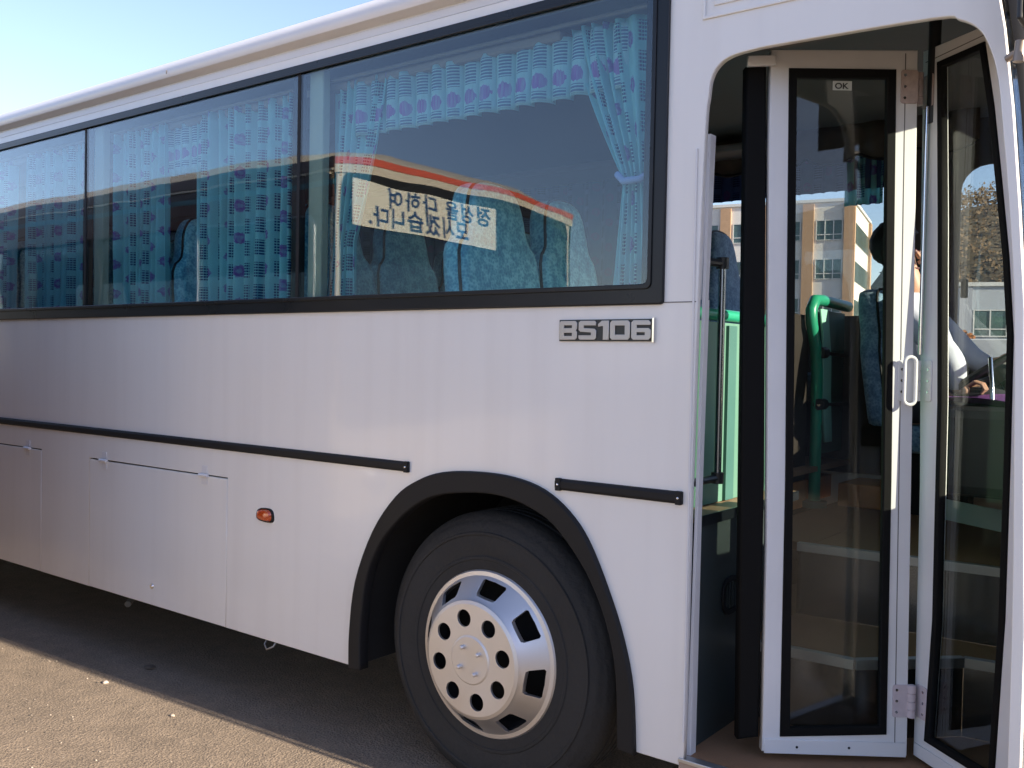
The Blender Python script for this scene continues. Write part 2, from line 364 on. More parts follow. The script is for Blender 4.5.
def text_mesh(name, body, size, mat, mtx, parent=None, depth=.002, off=0, shear=0, align='LEFT', sx=1, space=1, line=1):
    cu = bpy.data.curves.new(name, 'FONT'); cu.body = body; cu.size = size; cu.extrude = depth; cu.offset = off; cu.shear = shear
    cu.align_x = align; cu.space_character = space; cu.space_line = line
    o = bpy.data.objects.new(name, cu); COL.objects.link(o)
    dg = bpy.context.evaluated_depsgraph_get(); me = bpy.data.meshes.new_from_object(o.evaluated_get(dg)); bpy.data.objects.remove(o)
    for v in me.vertices: v.co.x *= sx
    me.transform(mtx); me.materials.clear(); me.materials.append(mat); me.name = name
    ob = bpy.data.objects.new(name, me); COL.objects.link(ob)
    if parent: ob.parent = parent
    return ob

def cloth(name, path, z_of, mat, parent=None, nu=160, nv=24, amp=.02, folds=12, seed=1, wid=1.6, depthdir=(0, 1, 0), mode=None, v0=0, uvpleat=False):
    """path(s, t) -> Vector on the cloth's mid-surface, s across, t 0 top .. 1 bottom; pleats run down it"""
    bm = bmesh.new(); uvl = bm.loops.layers.uv.new('UVMap'); rnd = random.Random(seed)
    ph = [rnd.uniform(-.6, .6) for _ in range(64)]; grid = []; dd = Vector(depthdir)
    L = (path(1, 0) - path(0, 0)).length
    H = (path(.5, 1) - path(.5, 0)).length
    for j in range(nv+1):
        t = j/nv; row = []
        for i in range(nu+1):
            s = i/nu; p = path(s, t)
            k = s*folds; a = math.sin(2*math.pi*(k + .25*math.sin(s*9 + seed)) + ph[int(k) % 64]*.6)
            if mode == 'pipe': a = -(abs(math.sin(math.pi*k))**.45*2 - 1)
            a += .35*math.sin(2*math.pi*k*.37 + seed*2 + t*1.1)
            row.append((bm.verts.new(p + dd*a*amp*(1 + .25*math.sin(t*3 + s*7))), (s*folds if uvpleat else s*L*wid), v0 + t*H))
        grid.append(row)
    for j in range(nv):
        for i in range(nu):
            q = [grid[j][i], grid[j][i+1], grid[j+1][i+1], grid[j+1][i]]
            f = bm.faces.new([x[0] for x in q])
            for l, x in zip(f.loops, q): l[uvl].uv = (x[1], x[2])
    me = bpy.data.meshes.new(name); bm.to_mesh(me); bm.free()
    for p in me.polygons: p.use_smooth = True
    me.materials.append(mat); o = bpy.data.objects.new(name, me); COL.objects.link(o)
    sm = o.modifiers.new('thickness', 'SOLIDIFY'); sm.thickness = .0015
    if parent: o.parent = parent
    return o

def skin(name, verts, edges, mat, sub=2, root=0, parent=None):
    """body from a joint skeleton: verts = [(x, y, z, rx, ry)]"""
    me = bpy.data.meshes.new(name); me.from_pydata([v[:3] for v in verts], edges, []); o = bpy.data.objects.new(name, me); COL.objects.link(o)
    o.modifiers.new('skin', 'SKIN'); o.modifiers.new('sub', 'SUBSURF').levels = sub; o.modifiers['sub'].render_levels = sub
    for i, v in enumerate(verts):
        sv = me.skin_vertices[0].data[i]; sv.radius = (v[3], v[4] if len(v) > 4 else v[3]); sv.use_root = (i == root)
    dg = bpy.context.evaluated_depsgraph_get(); m2 = bpy.data.meshes.new_from_object(o.evaluated_get(dg)); bpy.data.objects.remove(o)
    m2.materials.clear(); m2.materials.append(mat); m2.name = name
    for p in m2.polygons: p.use_smooth = True
    ob = bpy.data.objects.new(name, m2); COL.objects.link(ob)
    if parent: ob.parent = parent
    return ob

# ------------------------------------------------------------------ ground and distance
bm = bmesh.new()
gx = [-500, -120, -40, -14, -9, -7, -6, -5, -4, -3, -2, -1, 0, 2, 6, 20, 80, 500]
grid = [[bm.verts.new((x, y, 0)) for y in (-500, -120, -40, -12, -6, -4, -3, -2, -1, 0, 2, 6, 20, 80, 500)] for x in gx]
for i in range(len(gx)-1):
    for j in range(14): bm.faces.new((grid[i][j], grid[i+1][j], grid[i+1][j+1], grid[i][j+1]))
tag(mesh_obj('ground', bm, ground_mat()), kind='structure')

def hill(name, x0, x1, y0, y1, hfun, mat):
    bm = bmesh.new(); n = 50; g = []
    for i in range(n+1):
        r_ = []
        for j in range(13):
            x = x0 + (x1-x0)*i/n; y = y0 + (y1-y0)*j/12
            r_.append(bm.verts.new((x, y, hfun(x, j/12)*hmask(x, y))))
        g.append(r_)
    for i in range(n):
        for j in range(12): bm.faces.new((g[i][j], g[i+1][j], g[i+1][j+1], g[i][j+1]))
    return tag(mesh_obj(name, bm, mat, smooth=True, ang=180), kind='structure')
HILLM = pbr('winter hillside', (.11, .085, .055), .95, var=.6, scale=.25)
hill('hill', -170, 130, 150, 260, lambda x, t: math.sin(min(1, t*1.15)*math.pi*.6)*(36 + 7*noise.noise(Vector((x*.025, t, 0)))) - .5 + 1.5*noise.noise(Vector((x*.1, t*6, 3))), HILLM)
bm = bmesh.new(); rnd = random.Random(3)
for k in range(8000):                                   # bare winter wood on the hillside
    x = rnd.uniform(-90, 10); t = rnd.uniform(.02, .8); y = 150 + 110*t
    z = math.sin(min(1, t*1.15)*math.pi*.6)*(36 + 7*noise.noise(Vector((x*.025, t, 0))))
    z *= hmask(x, y); hgt = rnd.uniform(2.5, 5)
    for q in range(3):
        c = Vector((x + rnd.uniform(-1, 1), y + rnd.uniform(-1, 1), z + rnd.uniform(.2, 1)*hgt)); s = rnd.uniform(.15, .5)
        a = Vector((rnd.uniform(-1, 1), rnd.uniform(-1, 1), rnd.uniform(-.3, 1))).normalized()*s; b = a.orthogonal().normalized()*s*.7
        bm.faces.new([bm.verts.new(c + v) for v in (a, b, -a*.8, -b)])
tag(mesh_obj('hillside_wood', bm, pbr('bare twigs', (.13, .09, .055), .95, var=.6, scale=.4)), 'bare brown winter wood covering the hillside behind the grey building', 'wood', kind='stuff')

BRICKM = pbr('tan brick', (.44, .28, .17), .85, var=.2, scale=3, bump=.3, bscale=8)
BANDM = pbr('white wall band', (.66, .64, .60), .75, var=.06)
WINM = pbr('window glass far', (.07, .12, .12), .12, var=.3, scale=.4)
MULL = pbr('white mullion', (.6, .6, .58), .6)

def facade_building(name, corner, ldir, rdir, llen, rlen, ztop, floors, fh, bays, cats, mats):
    """corner at ground; floors measured from the top; front runs along ldir, flank along rdir"""
    wall, brick, win, mull = mats
    root = empty(name, corner); ex, ey = Vector((*ldir, 0)), Vector((*rdir, 0)); up_ = Vector((0, 0, 1))
    Mx = Matrix((ex, ey, up_)).transposed().to_4x4()
    b1 = bmesh.new(); box(b1, 0, llen, 0, rlen, 0, ztop, M_=Mx); mesh_obj('wall', b1, wall, root)
    b2 = bmesh.new(); box(b2, -.15, llen+.15, -.15, rlen+.15, ztop, ztop+.25, M_=Mx); mesh_obj('parapet', b2, mull, root)
    for i in range(bays+1):
        x = llen*i/bays; ww = .46 if i else .62
        b3 = bmesh.new(); box(b3, max(-.13, x-ww), x+ww, -.25, -.003, 0, ztop-.12, M_=Mx); mesh_obj('brick_column', b3, brick, root)
    b3 = bmesh.new(); box(b3, -.26, -.003, -.2, .45, 0, ztop-.12, M_=Mx); mesh_obj('brick_column', b3, brick, root)
    b3 = bmesh.new(); box(b3, -.26, -.003, rlen-1, rlen, 0, ztop-.12, M_=Mx); mesh_obj('brick_column', b3, brick, root)
    for f in range(floors):
        z1 = ztop - 1.5 - f*fh; z0 = z1 - 1.75
        for i in range(bays):
            x0 = llen*i/bays + .66 + (.1 if i == 0 else 0); x1 = llen*(i+1)/bays - .66
            b4 = bmesh.new(); box(b4, x0, x1, -.04, -.004, z0, z1, M_=Mx); wv = mesh_obj('window', b4, win, root)
            b5 = bmesh.new()
            for k in range(4):
                xm = x0 + (x1-x0)*k/3; box(b5, xm-.04, xm+.04, -.09, -.045, z0, z1, M_=Mx)
            for zz in (z0+.04, z0+.5, z1-.04): box(b5, x0+.05, x1-.05, -.085, -.05, zz-.035, zz+.035, M_=Mx)
            mesh_obj('window_frame', b5, mull, wv)
        b4 = bmesh.new(); box(b4, -.05, -.004, .5, rlen-1.05, z0, z1, M_=Mx); mesh_obj('window', b4, win, root)
    return root
th = R(26); e1 = Vector((math.cos(YAW), math.sin(YAW))); e2 = Vector((-math.sin(YAW), math.cos(YAW)))
Ld = -math.cos(th)*e1 + math.sin(th)*e2; Rd = math.sin(th)*e1 + math.cos(th)*e2
ob_b = facade_building('office_building', (-26.4, 78.3, 0), Ld, Rd, 46, 14, 15.5, 4, 3.3, 13, None, (BANDM, BRICKM, WINM, MULL))
tag(ob_b, 'white office block with tan brick columns beyond the bus, seen through its doorway', 'building')
tag(facade_building('low_building', (-14.6, 64, 0), (.95, .31), (-.31, .95), 30, 12, 6.9, 2, 3.1, 7, None,
    (pbr('pale grey wall', (.40, .43, .47), .8, var=.08), pbr('pale grey pier', (.37, .39, .43), .8), WINM, MULL)),
    'low pale grey building under the wooded hill, behind the white trucks', 'building')

def truck(loc, rz, label, s=1):
    t = tag(empty('box_truck', loc, rz), label, 'truck', 'white trucks parked far behind the bus')
    wt = pbr('truck white', (.70, .69, .66), .5)
    def P(name, mat, *boxes, parent=t, bevel=0):
        b_ = bmesh.new()
        for q in boxes: box(b_, *[v*s for v in q])
        return mesh_obj(name, b_, mat, parent, bevel=bevel)
    P('cargo_box', wt, (-2.2, 2.0, -1, 1, .9, 2.75), bevel=.04)
    prof = [(2.1, .6), (3.75, .6), (3.8, 1.25), (3.45, 2.15), (3.2, 2.3), (2.1, 2.3)]
    b_ = bmesh.new(); fr = [[b_.verts.new((x*s, y*s, z*s)) for x, z in prof] for y in (-.95, .95)]
    b_.faces.new(fr[0]); b_.faces.new(fr[1][::-1])
    for i in range(6): b_.faces.new((fr[0][i], fr[0][(i+1) % 6], fr[1][(i+1) % 6], fr[1][i]))
    cab = mesh_obj('cab', b_, wt, t, bevel=.05*s)
    P('side_window', WINM, (2.45, 3.3, -.965, -.953, 1.35, 1.95), parent=cab); P('side_window', WINM, (2.45, 3.3, .953, .965, 1.35, 1.95), parent=cab)
    P('chassis', DARK, (-2.1, 3.6, -.45, .45, .55, .8))
    for x in (-1.2, 2.9):
        for y in (-.85, .85):
            b_ = bmesh.new(); lathe(b_, [(.0, -.14*s), (.22*s, -.14*s), (.38*s, -.12*s), (.4*s, 0), (.38*s, .12*s), (.22*s, .14*s), (0, .14*s)], (x*s, y*s, .4*s), (0, 1, 0), 24); mesh_obj('wheel', b_, TYRE, t, smooth=True)
    return t
truck((-9.3, 39, 0), R(8), 'white box truck parked in front of the grey building, left one of two')
truck((-2.2, 41.5, 0), R(8), 'white box truck parked in front of the grey building, right one of two', .92)
bm = bmesh.new(); rnd = random.Random(5)
for k in range(2600):
    v = Vector((rnd.gauss(0, 1), rnd.gauss(0, 1), rnd.gauss(0, 1))).normalized()*rnd.uniform(.4, 1)**.5
    c = Vector((v.x*1.9, v.y*1.4, 2.3 + v.z*1.5)); s = rnd.uniform(.06, .16)
    a = Vector((rnd.uniform(-1, 1), rnd.uniform(-1, 1), rnd.uniform(-1, 1))).normalized()*s; b = a.orthogonal().normalized()*s
    bm.faces.new([bm.verts.new(c + q) for q in (a, b, -a, -b)])
tr_ = tag(empty('small_tree', (-12.4, 50, 0)), 'small tree with orange brown winter leaves beside the white trucks', 'tree')
mesh_obj('crown', bm, pbr('orange brown leaves', (.30, .12, .04), .9, var=.4, scale=3), tr_)
bm = bmesh.new(); tube(bm, [(0, 0, 0), (.05, 0, .8), (-.05, .05, 1.9)], [.14, .1, .05])
for a in range(6): tube(bm, [(0, 0, 1.0), (math.cos(a)*.9, math.sin(a)*.7, 2.4 + .1*a)], [.05, .015], 6)
mesh_obj('trunk', bm, pbr('bark', (.09, .065, .045), .9), tr_)

# brown building behind the photographer, seen only in the door glass
tag(facade_building('brick_building', (31, -3, 0), (.30, -.954), (.954, .30), 44, 14, 9.2, 2, 3.6, 11, None,
    (pbr('dark brown wall', (.10, .075, .06), .9), pbr('dark brown pier', (.12, .085, .065), .9), WINM, pbr('dark frames', (.12, .11, .1), .6))),
    'dark brown two-storey building reflected in the door glass', 'building')

# power line far left
def utility_pole(loc, label):
    o = tag(empty('utility_pole', loc), label, 'utility pole', 'poles carrying the power line')
    bm = bmesh.new(); tube(bm, [(0, 0, 0), (0, 0, 19.5)], [.2, .12], 12); mesh_obj('pole', bm, pbr('concrete pole', (.35, .34, .32), .9), o)
    bm = bmesh.new(); box(bm, -.08, .08, -1.3, 1.3, 18.9, 19.05); box(bm, -.08, .08, -1.0, 1.0, 17.2, 17.35); mesh_obj('cross_arm', bm, WIREM, o)
utility_pole((-112, 22, 0), 'concrete utility pole left of the bus, outside the picture')
utility_pole((-40, 88, 0), 'concrete utility pole hidden behind the bus')
dirw = (Vector((-40, 88, 0)) - Vector((-112, 22, 0))); nn = Vector((dirw.y, -dirw.x, 0)).normalized()
for i, (o_, z) in enumerate(((-1.2, 19.1), (0, 19.1), (1.2, 19.1), (-.9, 17.4))):
    pts = [Vector((-112, 22, 0)) + dirw*(k/20) + nn*o_ + Vector((0, 0, z - 1.5*4*(k/20)*(1-k/20))) for k in range(21)]
    tag(tb('power_wire', pts, .028, WIREM, seg=5), 'thin black power wire crossing the sky above the bus roof', 'wire', 'power wires in the sky')

# ------------------------------------------------------------------ THE BUS
BUS = tag(empty('bus', (-5, 1.2, 0)), 'white coach with teal curtains and its folding front door open', 'bus')
def par(o):                              # keep world placement under the empty
    o.parent = BUS; o.matrix_parent_inverse = Matrix.Translation((5, -1.2, 0)); return o
XR = -10.9; ZB, ZT = .325, 2.80
arch_out = [(-2.725, .325), (-2.727, .48), (-2.70, .68), (-2.645, .81), (-2.575, .90), (-2.46, 1.0), (-2.33, 1.062), (-2.14, 1.09), (-2.0, 1.086), (-1.875, 1.052), (-1.785, 1.0), (-1.67, .876), (-1.59, .726), (-1.548, .56), (-1.537, .325)]
def arch_at(dx): return [(x + dx, z) for x, z in arch_out]
rear_arch = arch_at(-5.7)
open_L = [(-1.318, ZB), (-1.316, 1.1), (-1.308, 1.75), (-1.296, 2.25)]
open_C = [(-1.288, 2.35), (-1.281, 2.40), (-1.262, 2.434), (-1.225, 2.456), (-1.16, 2.464), (-1.05, 2.465)]
open_R = [(-.66, 2.455), (-.60, 2.44), (-.555, 2.41), (-.527, 2.36), (-.505, 2.28), (-.49, 2.15), (-.47, 1.95), (-.452, 1.7), (-.442, 1.3), (-.435, .9), (-.435, ZB)]
pillar = [(-.405, ZB), (-.405, .9), (-.418, 1.3), (-.428, 1.7), (-.446, 1.95), (-.468, 2.2), (-.492, 2.4), (-.51, 2.5), (-.53, 2.62), (-.545, ZT)]
def smooth_poly(pts, n=4):
    out = []
    for i in range(len(pts)-1):
        p0, p1, p2, p3 = [Vector(pts[max(0, min(len(pts)-1, k))]) for k in (i-1, i, i+1, i+2)]
        for q in range(n):
            t_ = q/n; out.append(tuple(.5*((2*p1) + (p2-p0)*t_ + (2*p0-5*p1+4*p2-p3)*t_*t_ + (3*p1-p0-3*p2+p3)*t_**3)))
    return out + [pts[-1]]
notch = [q for a, b, d in ((-6.6, -5.30, 1.010), (-4.79, -3.605, 1.003)) for q in ((a, ZB), (a, d), (b, d), (b, ZB))]
outline = [(XR, ZB)] + smooth_poly(rear_arch, 3) + notch + smooth_poly(arch_out, 3) + smooth_poly(open_L + open_C + open_R, 4) + pillar + [(XR, ZT)]
wband = rrect(-10.5, -1.445, 1.76, 2.745, .03)
doors = [(-4.79, -3.605, .328, 1.003), (-6.6, -5.30, .328, 1.010), (-7.9+.15, -6.75, .328, 1.01)]
holes = [wband]
# cargo doors reach almost to the skirt edge: cut them as holes in the side
doors = [(a, b, ZB, d) for a, b, c, d in doors[:2]]
par(shape('side_panel', outline, holes, .022, PAINT, to=side(0), bev=.003))
for a, b, c, d in doors:
    g = .0035
    dd_ = par(shape('cargo_door', [(a+g, c+.001), (b-g, c+.001), (b-g, d-.007), (a+g, d-.007)], [], .02, PAINT, to=side(.0005), bev=.0025))
    par(bx('door_backing', (a-.02, b+.02, .026, .034, c+.01, d+.02), DARK))
    for hx in ((a + .15, b - .17) if a > -5 else (b - .15, a + .17)):
        h_ = bmesh.new(); box(h_, hx-.022, hx+.022, -.004, -.0005, d-.045, d-.012); box(h_, hx-.02, hx+.02, -.004, -.0005, d+.008, d+.04)
        tube(h_, [(hx-.033, -.009, d-.004), (hx+.033, -.009, d-.004)], .0085, 10)
        o = mesh_obj('hinge', h_, pbr('hinge white', (.75, .74, .74), .3), dd_, bevel=.001)
    lx = (a+b)/2
    h_ = bmesh.new(); lathe(h_, [(0, -.006), (.006, -.006), (.007, -.004), (.012, -.004), (.0135, 0)], (lx, 0, c+.093), (0, 1, 0), 20); mesh_obj('lock', h_, CHROME, dd_, smooth=True)
    # bring the children into the same frame as the door panel
    for ch in dd_.children: ch.matrix_parent_inverse = Matrix.Identity(4)
# sheet-metal seams
def seam(name, *d): return par(bx(name, d, pbr('seam', (.16, .15, .15), .8)))
seam('panel_seam', -1.43, -1.312, -.0012, -.0004, 1.7395, 1.7425)
# embossed sign panel over the door
lip = shape('embossed_panel', [(-1.312, 2.58), (-.56, 2.58), (-.575, 2.76), (-1.312, 2.76)], [[(-1.302, 2.59), (-.57, 2.59), (-.583, 2.75), (-1.302, 2.75)]], .006, PAINT, to=side(-.0058), bev=.002); par(lip)
lip = shape('embossed_panel', [(-1.275, 2.615), (-.62, 2.615), (-.63, 2.745), (-1.275, 2.745)], [], .005, PAINT, to=side(-.0048), bev=.002); par(lip)
GHOST = pbr('ghosted lettering', (.60, .58, .62), .4)
mt = Matrix.Translation((-1.235, -.0052, 2.655)) @ Matrix.Rotation(R(90), 4, 'X')
par(text_mesh('faded_lettering', 'DX', .13, GHOST, mt, depth=.0003, sx=1.5, space=1.5))
# window frame (black rubber surround) and its glass
fo = rrect(-10.56, -1.42, 1.735, 2.762, .012); fi = rrect(-10.47, -1.468, 1.792, 2.726, .02)
par(shape('window_frame', fo, [fi], .028, TRIM, to=side(-.012), bev=.005))
fo2 = rrect(-10.49, -1.460, 1.783, 2.735, .02); fi2 = rrect(-10.45, -1.474, 1.799, 2.722, .02)
par(shape('frame_lip', fo2, [fi2], .008, TRIM, to=side(-.018), bev=.0025))
for x0, x1 in ((-3.135, -1.455), (-4.835, -3.143), (-6.53, -4.843), (-8.23, -6.538), (-10.48, -8.238)):
    par(bx('window_glass', (x0, x1, -.006, -.001, 1.775, 2.74), BLUEG))
for x in (-3.139, -4.839, -6.534, -8.234):
    par(bx('glass_seam', (x-.009, x+.009, -.0075, .0, 1.775, 2.74), RUB))
    par(bx('window_post', (x+.02, x+.105, .03, .07, 1.76, 2.76), POST, bevel=.006))
    par(bx('window_post', (x-.075, x-.018, .02, .05, 1.76, 2.76), DARK, bevel=.004))
par(bx('window_post', (-1.52, -1.40, .03, .06, 1.76, 2.76), DARK))
# belt moulding with end caps
for a, b in ((-10.8, -2.483), (-1.809, -1.34)):
    prof = [(0, 1.125), (-.008, 1.127), (-.012, 1.135), (-.012, 1.154), (-.008, 1.162), (0, 1.164)]
    bm = bmesh.new(); e_ = [[bm.verts.new((x, y, z)) for y, z in prof] for x in (a, b)]
    for i in range(5): bm.faces.new((e_[0][i], e_[0][i+1], e_[1][i+1], e_[1][i]))
    bm.faces.new(e_[0]); bm.faces.new(e_[1][::-1])
    mo = par(mesh_obj('belt_moulding', bm, RUB))
    for ex_ in ([b-.012] if a < -5 else [a+.012, b-.012]):
        bm = bmesh.new(); box(bm, ex_-.010, ex_+.010, -.0145, 0, 1.1235, 1.1655); lathe(bm, [(0, -.003), (.003, -.003), (.0045, 0)], (ex_, -.0155, 1.1445), (0, 1, 0), 10, mi=1)
        mesh_obj('end_cap', bm, [RUB, CHROME], mo, bevel=.002).matrix_parent_inverse = Matrix.Identity(4)
# side marker
def mkp(c):
    sq = lambda q: math.copysign(abs(q)**.62, q)
    r_ = math.hypot(c.x, c.z) or 1; ux, uz = sq(c.x/r_)*r_, sq(c.z/r_)*r_
    return Vector((-3.338 + ux*.050*(1 - .14*(uz-ux)*.5), c.y, .866 + uz*.026*(1 + .12*ux)))
bm = bmesh.new(); lathe(bm, [(0, -.022), (.45, -.021), (.8, -.015), (1, 0)], (0, 0, 0), (0, 1, 0), 32)
for v in bm.verts: v.co = mkp(v.co)
mk = par(mesh_obj('side_marker', bm, ORANGE, smooth=True))
bm = bmesh.new(); lathe(bm, [(.95, -.006), (1.12, -.006), (1.17, 0)], (0, 0, 0), (0, 1, 0), 32)
for v in bm.verts: v.co = mkp(v.co)
mesh_obj('marker_base', bm, RUB, mk, smooth=True).matrix_parent_inverse = Matrix.Identity(4)
# roof: lower strip, drip groove, rounded cornice, crown
prof = [(.0, 2.80), (.0, 2.803), (.0, 2.828), (.004, 2.831), (.004, 2.838), (-.022, 2.842), (-.036, 2.852), (-.043, 2.870), (-.042, 2.892), (-.032, 2.912), (-.008, 2.934), (.03, 2.953), (.1, 2.983), (.2, 3.018), (.4, 3.052), (.8, 3.085), (1.24, 3.095)]
full = prof + [(2.48 - y, z) for y, z in prof[::-1]][1:]
bm = bmesh.new(); xs = [XR, -8.3, -6.2, -4.15, -2.05, -.9, -.62, -.56, -.52, -.50]; drop = [0]*7 + [.02, .06, .12]
rows = [[bm.verts.new((x, 1.24 + (y-1.24)*(1 - d*.15), z - (d*(.6 + .4*(z-2.8)/.3) if z > 2.86 else 0))) for y, z in full] for x, d in zip(xs, drop)]
for i in range(len(xs)-1):
    for j in range(len(full)-1): bm.faces.new((rows[i][j], rows[i+1][j], rows[i+1][j+1], rows[i][j+1]))
bm.faces.new(rows[0]); bm.faces.new(rows[-1][::-1])
ROOFP = pbr('roof paint', (.74, .73, .72), .38, var=.05, coat=.3)
par(mesh_obj('roof', bm, ROOFP, smooth=True, ang=33))
for x in (-8.0, -6.0, -4.05, -2.06): par(bx('roof_seam', (x, x+.004, -.0455, -.0425, 2.868, 2.884), pbr('seam', (.16, .15, .15), .8)))
# badge
bd = bx('model_badge', (-1.806, -1.456, -.006, -.0004, 1.621, 1.691), pbr('badge black', (.03, .035, .035), .5)); par(bd)
BADG = metal_mat('badge letters', (.50, .50, .50), .42)
LETP = {  # outlines on a 6 x 6 grid with square counters
 'B': ([(.0, 0), (5.5, 0), (6.2, .6), (6.2, 2.5), (5.7, 3.0), (6.2, 3.5), (6.2, 5.4), (5.5, 6), (0.4, 6), (0, 5.6)], [[(1.6, 1.2), (4.4, 1.2), (4.4, 2.2), (1.6, 2.2)], [(1.6, 3.7), (4.4, 3.7), (4.4, 4.6), (1.6, 4.6)]]),
 'S': ([(.1, .5), (.6, 0), (5.6, 0), (6.2, .6), (6.2, 2.9), (5.6, 3.5), (1.9, 3.7), (1.9, 4.5), (6.1, 4.5), (6.1, 5.5), (5.6, 6), (.7, 6), (.1, 5.4), (.1, 3.1), (.7, 2.5), (4.4, 2.3), (4.4, 1.4), (.1, 1.4)], []),
 '1': ([(2.0, 0), (4.0, 0), (4.0, 6), (1.6, 6), (.3, 4.9), (.3, 4.1), (2.0, 4.3)], []),
 '0': ([(.7, 0), (5.9, 0), (6.6, .7), (6.6, 5.3), (5.9, 6), (.7, 6), (0, 5.3), (0, .7)], [[(1.7, 1.6), (4.9, 1.6), (4.9, 4.4), (1.7, 4.4)]]),
 '6': ([(.7, 0), (5.6, 0), (6.3, .7), (6.3, 3.0), (5.6, 3.6), (1.8, 3.6), (1.8, 4.5), (6.2, 4.5), (6.2, 5.3), (5.5, 6), (.7, 6), (0, 5.3), (0, .7)], [[(1.8, 1.4), (4.4, 1.4), (4.4, 2.3), (1.8, 2.3)]])}
xx = -1.803; u_ = .0103
for chv, wv, gap in (('B', 6.2, .45), ('S', 6.2, .3), ('1', 4.0, .35), ('0', 6.6, .4), ('6', 6.3, 0)):
    o, h = LETP[chv]; k = .35/((6.2+.45+6.2+.3+4+.35+6.6+.4+6.3)*1.02)
    lo = shape('letter', [(xx + a*k, 1.6255 + b*u_) for a, b in o], [[(xx + a*k, 1.6255 + b*u_) for a, b in q] for q in h], .004, BADG, parent=bd, to=side(-.0098), bev=.0008)
    xx += (wv + gap)*k
bx('badge_edge', (-1.4555, -1.4495, -.0095, -.0004, 1.618, 1.694), CHROME, bd)
for ch in bd.children: ch.matrix_parent_inverse = Matrix.Identity(4)

